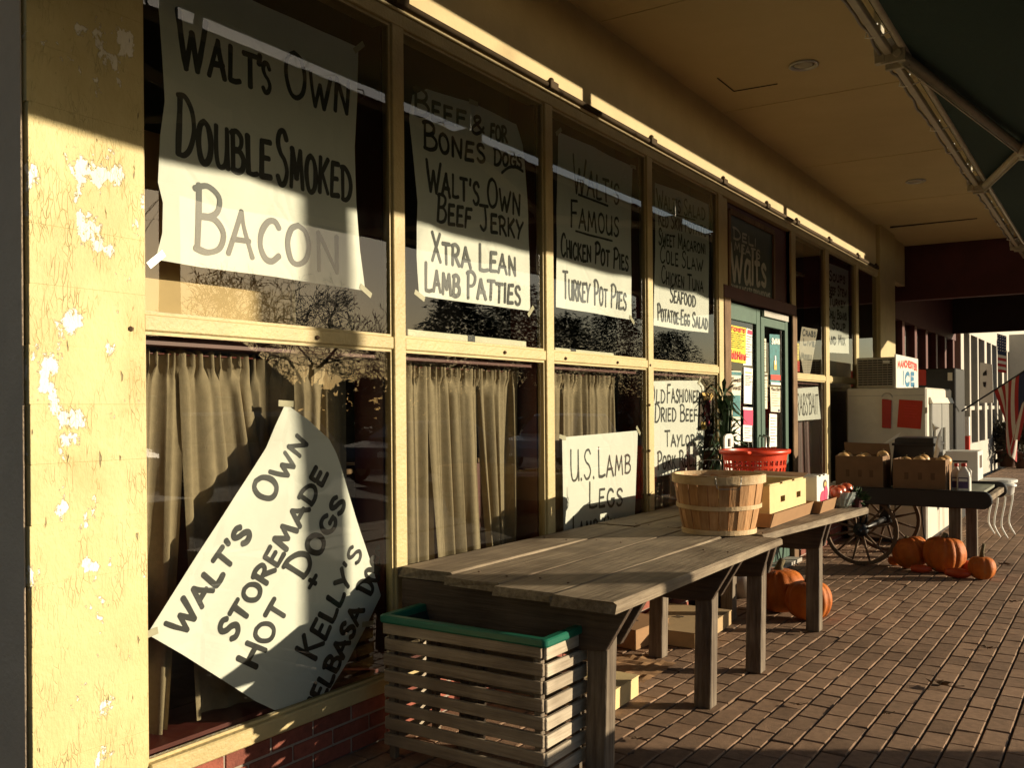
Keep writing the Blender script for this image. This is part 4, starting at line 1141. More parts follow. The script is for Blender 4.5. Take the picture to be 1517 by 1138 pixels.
def tray(label, x0, x1, y0, y1, z0, h, flare, m_, group):
    t = thing('carton_tray', label, 'tray', ((x0 + x1) / 2, (y0 + y1) / 2, z0), group)
    mb = MB(); w = .006
    lo = [(x0, y0), (x1, y0), (x1, y1), (x0, y1)]; hi = [(x0 - flare, y0 - flare * .3), (x1 + flare, y0 - flare * .3), (x1 + flare, y1 + flare * .3), (x0 - flare, y1 + flare * .3)]
    nm = [(0, 1, 0), (-1, 0, 0), (0, -1, 0), (1, 0, 0)]
    for i in range(4):
        j = (i + 1) % 4; a, b, c_, d = (*lo[i], z0 + .002), (*lo[j], z0 + .002), (*hi[j], z0 + h), (*hi[i], z0 + h)
        nv = Vector(nm[i]) * w; gap = Vector(b) - Vector(a); gap.normalize(); gap *= .004
        A = [Vector(a) + gap, Vector(b) - gap, Vector(c_) - gap * 2, Vector(d) + gap * 2]
        mb.hexa(A, [p + nv for p in A])
    mb.box(x0, y0, z0 + .0005, x1, y1, z0 + .005); mb.build('tray_body', m_, t)
    return t
zt = .803
tray('low open cardboard tray holding the yellow carton nearest the bushel basket', .58, 1.177, 5.97, 6.90, zt, .093, .028, M_CARD, 'trays under the cartons')
lug_box('yellow produce carton with punched hand holes beside the bushel basket', .613, 1.155, 6.03, 6.87, zt + .008, .258, M_CARDY, group='cartons on the second table')
tray('low open cardboard tray holding the white printed carton', .645, 1.237, 6.93, 7.34, zt, .093, .028, M_CARD, 'trays under the cartons')
wc = lug_box('white carton printed with pink fruit, between the yellow carton and the apples', .678, 1.21, 6.96, 7.30, zt + .008, .258, M_WHITE, group='cartons on the second table', holes=False)
mb = MB()
def disc(mb, c, ry, rz, x, m=0, n=20, a0=0, a1=2 * pi):
    mb.poly([(x, c[0] + ry * cos(a0 + (a1 - a0) * k / n), c[1] + rz * sin(a0 + (a1 - a0) * k / n)) for k in range(n)], m)
disc(mb, (7.12, zt + .10), .075, .055, 1.213)
mb.build('fruit_print', M_PINK, wc)
mb = MB(); disc(mb, (7.20, zt + .13), .05, .06, 1.2145); mb.build('fruit_print', M_PINK, wc)
mb = MB(); disc(mb, (7.18, zt + .20), .05, .035, 1.213); mb.build('seal_print', M_BRN, wc)
mb = MB(); disc(mb, (7.18, zt + .20), .03, .02, 1.2145); mb.build('seal_centre', M_GOLD, wc)

# orange plastic basket -----------------------------------------------------------
M_ORG = mat('orange_red_plastic', (.62, .05, .015), .35, .08, 10)
ox, oy, oz, OH = .57, 7.47, .804, .436
ob = thing('plastic_basket', 'orange red plastic laundry basket with pierced sides behind the cartons', 'basket', (ox, oy, oz))
mb = MB(); n = 96; rows = 22; vs = []
def oR(zf): return .228 + .053 * zf
for k in range(rows + 1):
    for i in range(n):
        t = 2 * pi * i / n; R = oR(k / rows); vs.append((ox + R * cos(t) * .92, oy + R * sin(t) * 1.08, oz + OH * k / rows))
fs = []
for k in range(rows):
    for i in range(n):
        hole = (3 <= k <= 17) and (k % 3 != 0) and (i % 3 != 0)
        if not hole: fs.append((k * n + i, k * n + (i + 1) % n, (k + 1) * n + (i + 1) % n, (k + 1) * n + i))
mb.add(vs, fs); b_ = mb.build('pierced_side', M_ORG, ob)
so = b_.modifiers.new('wall', 'SOLIDIFY'); so.thickness = .006
mb = MB(); mb.lathe([(.01, .0), (.228, .0), (.228, .008), (.01, .008)], (ox, oy, oz), 40); mb.v = [Vector((ox + (v.x - ox) * .92, oy + (v.y - oy) * 1.08, v.z)) for v in mb.v]; mb.build('base', M_ORG, ob)
mb = MB(); prof = [(.279, -.03), (.302, -.028), (.307, -.012), (.305, .004), (.281, .006)]
mb.lathe(prof, (ox, oy, oz + OH), 64, cap=False); mb.v = [Vector((ox + (v.x - ox) * .92, oy + (v.y - oy) * 1.08, v.z)) for v in mb.v]; mb.build('rolled_rim', M_ORG, ob, smooth=True)
for s in (-1, 1):
    mb = MB(); mb.tube([(ox - .07, oy + s * .318, oz + OH - .01), (ox - .06, oy + s * .363, oz + OH - .005), (ox + .06, oy + s * .363, oz + OH - .005), (ox + .07, oy + s * .318, oz + OH - .01)], .013, 8); mb.build('grip', M_ORG, ob, smooth=True)
# slotted grip standing in for a white plastic tub behind the basket
hb = thing('white_tub_grip', 'upright slotted grip of a white plastic tub behind the orange basket', 'board', (.25, 7.6, .804))
a = X_(1073, 672, .25); b = X_(1086, 672, .25); zt0 = X_(1080, 643, .25).z; zm = X_(1080, 662, .25).z; zs = X_(1080, 650, .25).z
mb = MB(); w = (b.y - a.y)
mb.box(.24, a.y, .804, .255, b.y, zm); mb.box(.24, a.y, zm, .255, a.y + w * .34, zs); mb.box(.24, b.y - w * .34, zm, .255, b.y, zs)
mb.prism([(.24, a.y, zs), (.24, b.y, zs), (.24, b.y - w * .05, zs + (zt0 - zs) * .6), (.24, b.y - w * .25, zt0), (.24, a.y + w * .25, zt0), (.24, a.y + w * .05, zs + (zt0 - zs) * .6)], (.015, 0, 0))
mb.build('grip_body', M_WHITE, hb)
mb = MB(); mb.box(.256, a.y + w * .1, .83, .26, b.y - w * .1, .88); mb.build('label_strip', M_CREAM, hb)

# bowl of apples ---------------------------------------------------------------------
ax, ay = 1.26, 7.45
bw = thing('glass_bowl', 'cut glass bowl of apples near the far end of the second table', 'bowl', (ax, ay, .804))
M_CUT = mat('cut_glass', (.55, .62, .58), .12, .1, 30, spec=.7)
def _tr(m, nt, b, mp, out): b.inputs['Transmission Weight'].default_value = .55; b.inputs['IOR'].default_value = 1.4
_tr(M_CUT, M_CUT.node_tree, M_CUT.node_tree.nodes['Principled BSDF'], None, None)
mb = MB(); mb.lathe([(.045, 0), (.075, .02), (.105, .075), (.118, .125), (.108, .125), (.095, .075), (.065, .028), (.01, .022)], (ax, ay, .804), 36,
                    fn=lambda th, r, z: r * (1 + (.035 if z > .01 else 0) * sin(th * 18 + z * 90)))
mb.build('bowl_body', M_CUT, bw)
M_APPLE = mat('red_apple_skin', (.36, .03, .025), .25, 0, 7, col2=(.52, .16, .05), spec=.6)
M_STEM = mat('brown_stalk', (.13, .10, .045), .85, .4, 40, .4, 80)
apl = [('glossy dark red apple on top at the right of the glass bowl', (.02, .09, .135), .052), ('red and yellow apple in the middle of the glass bowl', (.0, -.02, .128), .05),
       ('streaky apple at the left rim of the glass bowl', (-.01, -.085, .118), .046), ('apple low at the front of the glass bowl', (.05, -.03, .088), .045), ('apple at the back of the glass bowl behind the others', (-.055, .03, .125), .046)]
for lab, (dx, dy, dz), r_ in apl:
    c = Vector((ax + dx, ay + dy, .804 + dz)); t = thing('apple', lab, 'apple', c - Vector((0, 0, r_ * .9)), 'apples in the glass bowl')
    mb = MB(); pr = [(.02, .80), (.2, .9), (.45, .93), (.8, .70), (1.0, .1), (.93, -.35), (.68, -.75), (.35, -.92), (.08, -.82)]
    mb.lathe([(a * r_, b * r_) for a, b in pr], c, 18); mb.build('flesh', M_APPLE, t, smooth=True)
    mb = MB(); mb.tube([c + Vector((0, 0, r_ * .75)), c + Vector((.004, .004, r_ * 1.2))], .002, 5); mb.build('stalk', M_STEM, t)
# dark leafy sprig in a small pot behind the bowl
def leaf_clump(mb, c, n, spread, size, r_, m=0, up=.6):
    for i in range(n):
        d = Vector((r_.gauss(0, 1), r_.gauss(0, 1), r_.gauss(up, .7))).normalized(); p = c + d * spread * r_.uniform(.3, 1)
        a = d.cross(Vector((r_.gauss(0, 1), r_.gauss(0, 1), r_.gauss(0, 1)))).normalized(); L_ = size * r_.uniform(.7, 1.3)
        w = a * L_ * .3; nrm = d.cross(a) * L_ * .12
        mb.add([p, p + d * L_ * .5 + w + nrm, p + d * L_, p + d * L_ * .5 - w + nrm], [(0, 1, 2, 3)], m)
M_LEAFD = mat('dark_green_leaf', (.03, .055, .02), .5, .35, 30)
rr = random.Random(5)
pp = thing('small_plant', 'small dark leafy plant beside the bowl of apples at the table end', 'plant', (1.34, 7.57, .804))
mb = MB(); mb.lathe([(.035, 0), (.05, .07), (.046, .07), (.03, .01)], (1.36, 7.535, .804), 14); 
for v in mb.v: v.x -= .0
mb.build('pot', M_DARKRED, pp); mb = MB(); leaf_clump(mb, Vector((1.36, 7.535, .87)), 80, .065, .055, rr); mb.build('leaves', M_LEAFD, pp)

# bundle of long green leaves (leeks, corn stalks) standing by the door
gs = thing('green_stalks', 'bundle of long dark green stalks standing beside the door jamb', 'plant', (.22, 8.05, G(8.1)))
mb = MB(); rr = random.Random(8)
for i in range(230):
    t = rr.random(); c_ = Vector((.12, 8.04 - .06 * min(1, t * 3), .25 + 1.52 * t)); th = rr.uniform(0, 2 * pi); sp_ = .03 + .06 * sin(pi * min(1, t * 1.15))
    p = c_ + Vector((cos(th) * sp_ * .8, sin(th) * sp_, 0)); d = Vector((cos(th) * .35 + .15, sin(th) * .5, rr.uniform(-.9, .9))).normalized(); L_ = rr.uniform(.12, .25)
    w = d.cross(Vector((cos(th), sin(th), .2))).normalized() * rr.uniform(.016, .03); dr = Vector((0, 0, -L_ * .25))
    mb.add([p - w * .4, p + w * .4, p + d * L_ * .5 - w, p + d * L_ * .5 + w, p + d * L_ + dr - w * .15, p + d * L_ + dr + w * .15], [(0, 1, 3, 2), (2, 3, 5, 4)])
for i in range(9):
    mb.tube([(.14 + rr.uniform(-.03, .03), 8.04 + rr.uniform(-.03, .03), .0), (.14 + rr.uniform(-.05, .05), 7.98 + rr.uniform(-.04, .04), 1.0), (.14 + rr.uniform(-.06, .06), 7.98 + rr.uniform(-.05, .05), 1.7)], .009, 5)
mb.build('leaves', mat('leek_green_leaf', (.018, .045, .014), .5, .35, 14), gs, smooth=True)
mb = MB(); mb.lathe([(.15, 0), (.18, .3), (.17, .3), (.14, .02)], (.22, 8.03, G(8.1) + .004), 20); mb.build('pail', M_STEEL, gs, smooth=True)

# pumpkins ---------------------------------------------------------------------------
M_PUMP = mat('orange_pumpkin_skin', (.33, .065, .008), .62, 0, 4, col2=(.56, .17, .022), bump=.3, bscale=30, spec=.25)
def _blotch(m):
    nt = m.node_tree; N = nt.nodes; L = nt.links; b = N['Principled BSDF']; src = b.inputs['Base Color'].links[0].from_socket
    tc = N.new('ShaderNodeTexCoord'); n = N.new('ShaderNodeTexNoise'); n.inputs['Scale'].default_value = 11; n.inputs['Detail'].default_value = 9; n.inputs['Roughness'].default_value = .72
    L.new(tc.outputs['Object'], n.inputs[0]); r = N.new('ShaderNodeMapRange'); r.inputs['From Min'].default_value = .57; r.inputs['From Max'].default_value = .68; L.new(n.outputs[0], r.inputs[0])
    x = N.new('ShaderNodeMixRGB'); x.inputs[2].default_value = (.30, .16, .06, 1); k = N.new('ShaderNodeMath'); k.operation = 'MULTIPLY'; k.inputs[1].default_value = .7
    L.new(r.outputs[0], k.inputs[0]); L.new(k.outputs[0], x.inputs[0]); L.new(src, x.inputs[1]); L.new(x.outputs[0], b.inputs['Base Color'])
_blotch(M_PUMP)
def pumpkin(label, c, R, hr=.8, ribs=12, group=None, rz=0, stem=(.03, .02, .1), tilt=0, name='pumpkin'):
    c = Vector(c); t = thing(name, label, 'pumpkin', c, group)
    H_ = R * hr; mb = MB(); pr = []
    for k in range(17):
        a = -pi / 2 + pi * k / 16
        r_ = cos(a) ** .75 if cos(a) > 0 else 0; z = sin(a) * H_
        if k > 12: z -= (k - 12) * H_ * .035
        pr.append((max(r_ * R, .004), z + H_))
    mb.lathe(pr, c, ribs * 6, fn=lambda th, r_, z: r_ * (1 + .15 * (abs(cos((th + rz) * ribs / 2 + .35 * sin(th * 2 + R * 40))) ** .55 - .75) * (.8 + .4 * sin(th * 3 + R * 90)) + .03 * sin(th * 2 + R * 70)))
    M3 = Matrix.Rotation(tilt, 3, 'Y')
    mb.v = [c + Vector((0, 0, 0)) + (M3 @ (v - c - Vector((0, 0, H_)))) + Vector((0, 0, H_)) for v in mb.v]
    zm = min(v.z for v in mb.v) - c.z; mb.v = [v - Vector((0, 0, zm - .002)) for v in mb.v]
    mb.build('rind', M_PUMP, t, smooth=True)
    top = c + Vector((0, 0, H_)) + M3 @ Vector((0, 0, H_ * .80)) - Vector((0, 0, zm)); s = R * .14
    mb = MB(); mb.tube([top, top + Vector((stem[0] * .3, stem[1] * .3, stem[2] * .5)), top + Vector(stem)], [s * 1.5, s, s * .9], 7); mb.build('stalk', M_STEM, t, smooth=True)
GP = 'pumpkins under the tables and the cart'
def pz(u, v): p = Z_(u, v, 0); return p
pumpkin('round pumpkin with a tall stalk on the paving under the second table', (1.03, 7.37, G(7.37)), .174, .92, group=GP, stem=(.0, -.01, .11))
pumpkin('pumpkin half hidden behind the table leg, left of the tall stalked one', (.735, 7.55, G(7.55)), .21, .88, group=GP)
pumpkin('large pumpkin leaning left of its twin in front of the cart wheel', (1.233, 10.46, G(10.46)), .183, .92, group=GP, tilt=-.3, stem=(-.02, 0, .03))
pumpkin('largest pumpkin, upright with a curled stalk, under the middle of the cart', (1.57, 10.37, G(10.37)), .20, .97, group=GP, stem=(.01, .02, .05))
pumpkin('small ribbed pumpkin with a long stalk by the cart leg at the right', (1.94, 10.13, G(10.13)), .124, .95, 9, group=GP, stem=(.02, .0, .14))
pumpkin('mini pumpkin on the paving between the cart wheel and the big pumpkins', (1.04, 10.57, G(10.57)), .063, .8, 8, group=GP, stem=(-.01, 0, .06))
M_SQ = mat('red_orange_gourd', (.46, .06, .012), .45, .2, 8)
for lab, c, L_, R, rz in (('short red orange gourd lying between the two large pumpkins', (1.376, 10.21, G(10.21)), .20, .043, .2), ('longer red orange gourd lying against the small ribbed pumpkin', (1.733, 10.08, G(10.08)), .235, .05, -.1), ('small gourd tucked against the right side of the largest pumpkin', (1.775, 10.41, G(10.41)), .15, .07, 1.2)):
    t = thing('gourd', lab, 'gourd', c, 'gourds on the paving by the cart'); mb = MB(); c = Vector(c); n = 9
    dr_ = Vector((cos(rz), sin(rz), 0))
    mb.tube([c + dr_ * (L_ * (k / n - .5)) + Vector((0, 0, R * .98)) for k in range(n + 1)], [max(.006, R * sqrt(max(0, 1 - ((k / n - .45) / .57) ** 2))) for k in range(n + 1)], 14)
    mb.build('rind', M_SQ, t, smooth=True)
    mb = MB(); e = c + dr_ * (L_ * .5) + Vector((0, 0, R)); mb.tube([e - dr_ * .01, e + dr_ * .03 + Vector((0, 0, .01))], .006, 6); mb.build('stalk', M_STEM, t)

# cardboard lying under the tables
def flat_box(label, x0, x1, y0, y1, h, m_, ang=0, name='flat_box'):
    gz = G(y0) + .003; c = Vector(((x0 + x1) / 2, (y0 + y1) / 2, gz)); t = thing(name, label, 'box', c)
    R = rot(ang); P = lambda x, y, z: c + R @ Vector((x, y, z)); a, b = (x1 - x0) / 2, (y1 - y0) / 2
    mb = MB(); mb.hexa([P(-a, -b, .002), P(a, -b, .002), P(a, b, .002), P(-a, b, .002)], [P(-a, -b, h), P(a, -b, h), P(a, b, h), P(-a, b, h)]); mb.build('box_body', m_, t, bevel=.003)
    mb = MB(); mb.hexa([P(-a - .003, -b - .003, h + .001), P(a + .003, -b - .003, h + .001), P(a + .003, b + .003, h + .001), P(-a - .003, b + .003, h + .001)],
                       [P(-a - .003, -b - .003, h + .006), P(a + .003, -b - .003, h + .006), P(a + .003, b + .003, h + .008), P(-a - .003, b + .003, h + .012)]); mb.build('box_top', m_, t)
    mb = MB(); mb.box(c.x - .03, c.y - .012, gz + h + .012, c.x + .03, c.y + .012, gz + h + .014); mb.build('box_slot', M_DARK, t)
M_CARDT = mat('tan_cardboard', (.40, .28, .145), .85, .1, 7, .1, 120)
flat_box('flat tan cardboard box on the paving under the near table by the brick wall', .10, .62, 5.98, 6.8, .105, M_CARDT, .05)
flat_box('brown cardboard box against the brick wall under the near table', .04, .34, 5.75, 6.2, .135, M_CARD, -.1)
flat_box('yellow carton on the paving between the crate and the near table leg', .44, .79, 4.42, 4.80, .11, M_CARDY, .03, 'yellow_carton')
bn = thing('paper_bag', 'crumpled brown paper lying under the near table', 'paper', (.5, 5.3, G(5.3)))
mb = MB(); n = 12; vs = []
for j in range(n + 1):
    for i in range(n + 1): vs.append((.28 + .42 * i / n, 5.05 + .5 * j / n, G(5.05) + .008 + .02 * abs(noise.noise(Vector((i * .5, j * .5, 2))))))
mb.add(vs, [(j * (n + 1) + i, j * (n + 1) + i + 1, (j + 1) * (n + 1) + i + 1, (j + 1) * (n + 1) + i) for j in range(n) for i in range(n)]); mb.build('crumpled_sheet', M_CARD, bn)
bt = thing('dark_tub', 'dark round tub standing against the brick wall under the tables', 'tub', (.30, 7.1, G(7.1)))
mb = MB(); mb.lathe([(.14, .002), (.19, .30), (.20, .31), (.20, .34), (.17, .34), (.13, .02)], (.30, 7.1, G(7.1)), 28); mb.build('tub_body', mat('dark_blue_plastic', (.02, .02, .035), .4), bt, smooth=True)
mb = MB(); mb.tube([(.30 + .2 * cos(a / 10 * pi), 7.1, .25 + .05 * sin(a / 10 * pi)) for a in range(11)], .005, 6); mb.build('wire_handle', M_WIRE, bt)

# dry leaves on the paving
M_LEAF = mat('dry_brown_leaf', (.13, .075, .035), .8, .4, 40)
for lab, (u, v), s in (('curled dry leaf with a stalk lying on the open paving', (1392, 1018), .10), ('small dry leaf flake near the curled leaf', (1313, 1060), .03), ('dry leaf beside the small ribbed pumpkin', (1487, 838), .09), ('dry leaf below the far leg of the second table', (1190, 940), .06), ('shred of leaf at the foot of the near table leg', (945, 1098), .05), ('crumpled leaf at the near right edge of the paving', (1462, 962), .06), ('thin brown leaf in the open paving left of the curled one', (1178, 1046), .05), ('pale leaf scrap on the paving in front of the garden table', (1500, 893), .05)):
    p = G_(u, v, .004); t = MB(); r_ = random.Random(int(u)); n = 9
    vs = [p + Vector((0, 0, .012))]; 
    for k in range(n * 2):
        a = pi * k / n; rr_k = s * (.55 if k % 2 else 1.0) * r_.uniform(.6, 1); vs.append(p + Vector((rr_k * cos(a) * .9, rr_k * sin(a) * .6, .004 + r_.uniform(0, .35) * s)))
    t.add(vs, [(0, k + 1, (k + 1) % (2 * n) + 1) for k in range(2 * n)]); t.tube([p + Vector((s * .5, 0, .01)), p + Vector((s * 1.3, .02, .02))], .0025, 5)
    tag(t.build('dry_leaf', M_LEAF), lab, 'leaf', 'dry leaves on the paving')
# ================================================================== THE CART AND WHAT STANDS ON IT
YC = 10.33; GC = G(10.4)
zr1, zr0 = .727, .549
xR = 2.02; xL = .24
ct = thing('produce_cart', 'black sided wooden cart on spoked wheels standing across the pavement', 'cart', (1.3, 10.2, 0))
def rail(y):
    mb = MB(); prof = []
    n = 10; r = (zr1 - zr0) / 2; zc = (zr0 + zr1) / 2
    for k in range(n + 1):
        a = -pi / 2 + pi * k / n; prof.append((xR - r + r * cos(a), zc + r * sin(a)))
    prof += [(xL, zr1), (xL, zr0)]
    mb.prism([(x, y, z) for x, z in prof], (0, .07, 0)); mb.build('side_rail', M_BLACK, ct, bevel=.008)
rail(YC - .035); rail(YC + 1.38)
M_BED = mat('grey_green_cart_bed', (.18, .19, .14), .6, .2, 14)
mb = MB(); mb.box(xL, YC + .036, .67, xR - .12, YC + 1.379, .70); mb.build('bed', M_BED, ct, bevel=.003)
mb = MB(); mb.box(xR - .09, YC + .036, .61, xR - .03, YC + 1.379, .67); mb.build('cross_bar', M_TWOOD, ct, bevel=.006)
for yy in (YC + .036, YC + 1.28):
    mb = MB(); mb.box(1.612, yy, G(yy) + .003, 1.725, yy + .097, .669); mb.build('leg', M_LEGW, ct, bevel=.004)
M_WHEEL = wood('wagon_wheel_wood', (.10, .06, .035), (.20, .13, .08), 'z')
def wheel(y, xc=.745, R=.383):
    c = Vector((xc, y, G(y) + R + .003)); mb = MB(); n = 40; vs = []
    Rx = R * .93
    for i in range(n):
        t = 2 * pi * i / n
        for (rr2, dy) in ((R, -.02), (R, .02), (R - .042, .02), (R - .042, -.02)):
            vs.append(c + Vector((rr2 * cos(t), dy, rr2 * sin(t))))
    mb.add(vs, [(i * 4 + k, i * 4 + (k + 1) % 4, ((i + 1) % n) * 4 + (k + 1) % 4, ((i + 1) % n) * 4 + k) for i in range(n) for k in range(4)])
    w = mb.build('wheel', M_WHEEL, ct, bevel=.004)
    for i in range(12):
        t = 2 * pi * (i + .5) / 12; mb = MB(); d = Vector((cos(t), 0, sin(t)))
        mb.tube([c + d * .06 + Vector((0, -.01 + .02 * (i % 2), 0)), c + d * .18 + Vector((0, 0, 0)), c + d * (R - .038)], [.016, .014, .010], 7); mb.build('spoke', M_WHEEL, w, smooth=True)
    mb = MB(); prof = [(.02, -.06), (.042, -.058), (.07, -.045), (.08, -.02), (.08, .02), (.07, .045), (.042, .058), (.02, .06)]
    k = len(prof); m = 18
    for (r_, z) in prof:
        for j in range(m): mb.v.append(c + Vector((r_ * cos(2 * pi * j / m), z, r_ * sin(2 * pi * j / m))))
    for i in range(k - 1):
        for j in range(m): mb.f.append([i * m + j, i * m + (j + 1) % m, (i + 1) * m + (j + 1) % m, (i + 1) * m + j]); mb.m.append(0)
    mb.f.append(list(range(m))); mb.m.append(0)
    mb.build('hub', M_BLACK, w, smooth=True)
wheel(YC + .05); wheel(YC + 1.32)
mb = MB(); mb.tube([(.745, YC - .05, GC + .386), (.745, YC + 1.42, GC + .380)], .028, 10); mb.build('axle', M_BLACK, ct, smooth=True)
for yy in (YC + .10, YC + 1.22):
    mb = MB(); mb.box(.69, yy, .27, .80, yy + .05, .669); mb.build('bolster', M_BLACK, ct, bevel=.004)

# open cartons of squash on the cart
M_CARDD = mat('shade_dark_cardboard', (.19, .105, .05), .85, .12, 7, .1, 120)  # cardboard copy darkened to carry the shade on the cart's cartons
M_MARK = mat('faded_brown_print', (.12, .065, .03), .85, .2, 9)
M_SQUASH = mat('tan_squash_skin', (.50, .30, .12), .45, .15, 6)
def fruit_box(label, ul, ur, vt, vb, y, depth, m_, n, seed, fr_label, flap=True):
    a, b = Y_(ul, vb, y), Y_(ur, vb, y); z0 = .703; zt_ = Y_((ul + ur) / 2, vt, y).z; x0, x1 = a.x, b.x
    t = thing('fruit_carton', label, 'carton', ((x0 + x1) / 2, y + depth / 2, z0), 'open cartons on the cart')
    w = .008; mb = MB()
    mb.box(x0, y, z0, x1, y + w, zt_); mb.box(x0, y + depth - w, z0, x1, y + depth, zt_); mb.box(x0, y + w, z0, x0 + w, y + depth - w, zt_); mb.box(x1 - w, y + w, z0, x1, y + depth - w, zt_)
    mb.box(x0 + w, y + w, z0, x1 - w, y + depth - w, z0 + .01); mb.build('carton_body', m_, t)
    if flap:
        mb = MB(); mb.hexa([(x0, y + depth, zt_), (x1, y + depth, zt_), (x1, y + depth + .006, zt_), (x0, y + depth + .006, zt_)], [(x0 - .02, y + depth + .05, zt_ + .13), (x1 - .03, y + depth + .06, zt_ + .12), (x1 - .03, y + depth + .066, zt_ + .12), (x0 - .02, y + depth + .056, zt_ + .13)]); mb.build('raised_flap', m_, t)
    mb = MB(); xx = x0 + (x1 - x0) * .2
    for (s, e) in ((.22, .30), (.48, .56), (.72, .80)): mb = MB(); mb.quad((x0 + (x1 - x0) * s, y - .0015, z0 + (zt_ - z0) * .36), (x0 + (x1 - x0) * e, y - .0015, z0 + (zt_ - z0) * .36), (x0 + (x1 - x0) * e, y - .0015, z0 + (zt_ - z0) * .58), (x0 + (x1 - x0) * s, y - .0015, z0 + (zt_ - z0) * .58)); mb.build('printed_mark', M_MARK, t)
    r_ = random.Random(seed)
    for i in range(n):
        fx = x0 + (x1 - x0) * (.14 + .72 * ((i % 3) / 2)) + r_.uniform(-.02, .02); fy = y + depth * (.3 if i < 3 else .7) ; R = r_.uniform(.058, .072)
        c = Vector((fx, fy, zt_ - R * (.62 if i < 3 else .4) + r_.uniform(-.03, .025)))
        s = thing('squash', fr_label[i], 'squash', c - Vector((0, 0, R * .9)), 'round squash in the open cartons')
        mb = MB(); pr = [(max(.004, R * cos(-pi / 2 + pi * k / 10)), R * .9 * sin(-pi / 2 + pi * k / 10)) for k in range(11)]
        mb.lathe(pr, c, 18, fn=lambda th, r2, z: r2 * (1 + .03 * cos(th * 9))); mb.build('rind', M_SQUASH, s, smooth=True)
        mb = MB(); mb.tube([c + Vector((0, 0, R * .86)), c + Vector((.01, 0, R * 1.15))], .008, 6); mb.build('stalk', M_STEM, s)
pos6 = ['front left', 'front middle', 'front right', 'rear left', 'rear middle', 'rear right']
fruit_box('brown open carton of squash at the left end of the cart, flap raised', 1238, 1308, 676, 717, YC + .06, .42, M_CARDD, 6, 1, ['tan round squash at the %s of the left carton on the cart' % p for p in pos6])
fruit_box('brown open carton of squash in the middle of the cart', 1323, 1401, 681, 724, YC + .07, .42, M_CARDD, 6, 2, ['tan round squash at the %s of the middle carton on the cart' % p for p in pos6], False)
# dark crate raised behind the cartons with torn paper liner
a, b = Y_(1322, 690, 11.16), Y_(1390, 690, 11.16); zt2 = Y_(1350, 648, 11.16).z
dc = thing('dark_crate', 'dark crate with torn white paper liner behind the cartons on the cart', 'crate', ((a.x + b.x) / 2, 11.3, .703))
mb = MB(); mb.hexa([(a.x, 11.0, .703), (b.x, 11.0, .703), (b.x, 11.6, .703), (a.x, 11.6, .703)], [(a.x + .06, 11.0, zt2), (b.x - .02, 11.0, zt2), (b.x - .02, 11.6, zt2), (a.x + .06, 11.6, zt2)]); mb.build('crate_body', M_BLACK, dc, bevel=.006)
mb = MB(); mb.box(a.x + .03, 10.98, zt2 - .09, b.x + .0, 11.62, zt2 - .06); mb.build('crate_rim', M_BLACK, dc, bevel=.004)
def paper_tri(p, par, nm='paper_liner'):
    mb = MB(); c = sum((Vector(q) for q in p), Vector()) / len(p)
    vs = [Vector(q) for q in p] + [c + Vector((0, -.02, .01))]; n_ = len(p); mb.add(vs, [(i, (i + 1) % n_, n_) for i in range(n_)]); mb.build(nm, M_PAPER, par)
paper_tri([Y_(1385, 688, 10.94), Y_(1393, 667, 10.94), Y_(1395, 633, 10.97), Y_(1389, 645, 10.94), Y_(1383, 676, 10.94)], dc)
paper_tri([Y_(1303, 661, 10.96), Y_(1335, 640, 10.98), Y_(1330, 648, 10.96), Y_(1312, 659, 10.95)], dc)
paper_tri([Y_(1381, 626, 11.1), Y_(1392, 634, 11.1), Y_(1382, 640, 11.1)], dc)
# white carton and the two jugs
a, b = Y_(1401, 722, 11.16), Y_(1449, 722, 11.16); zt3 = Y_(1425, 669, 11.16).z
wb = thing('white_carton', 'white shipping carton at the right end of the cart behind the jugs', 'carton', ((a.x + b.x) / 2, 11.35, .703))
mb = MB(); mb.box(a.x, 11.16, .768, b.x, 11.6, zt3); mb.build('carton_body', M_WHITE, wb, bevel=.004)
mb = MB(); mb.box(a.x - .003, 11.36, zt3 + .0005, b.x + .003, 11.42, zt3 + .002); mb.build('tape', M_CREAM, wb)
mb = MB(); mb.quad((a.x + .03, 11.158, zt3 - .10), (a.x + .22, 11.158, zt3 - .10), (a.x + .22, 11.158, zt3 - .12), (a.x + .03, 11.158, zt3 - .12)); mb.quad((b.x + .002, 11.3, .9), (b.x + .002, 11.5, .9), (b.x + .002, 11.5, 1.04), (b.x + .002, 11.3, 1.04)); mb.build('printed_marks', M_BRN, wb)
M_JUG = mat('milky_plastic', (.68, .66, .60), .35, .04, 5); M_LBL = mat('purple_label', (.10, .06, .16), .6, .3, 9)
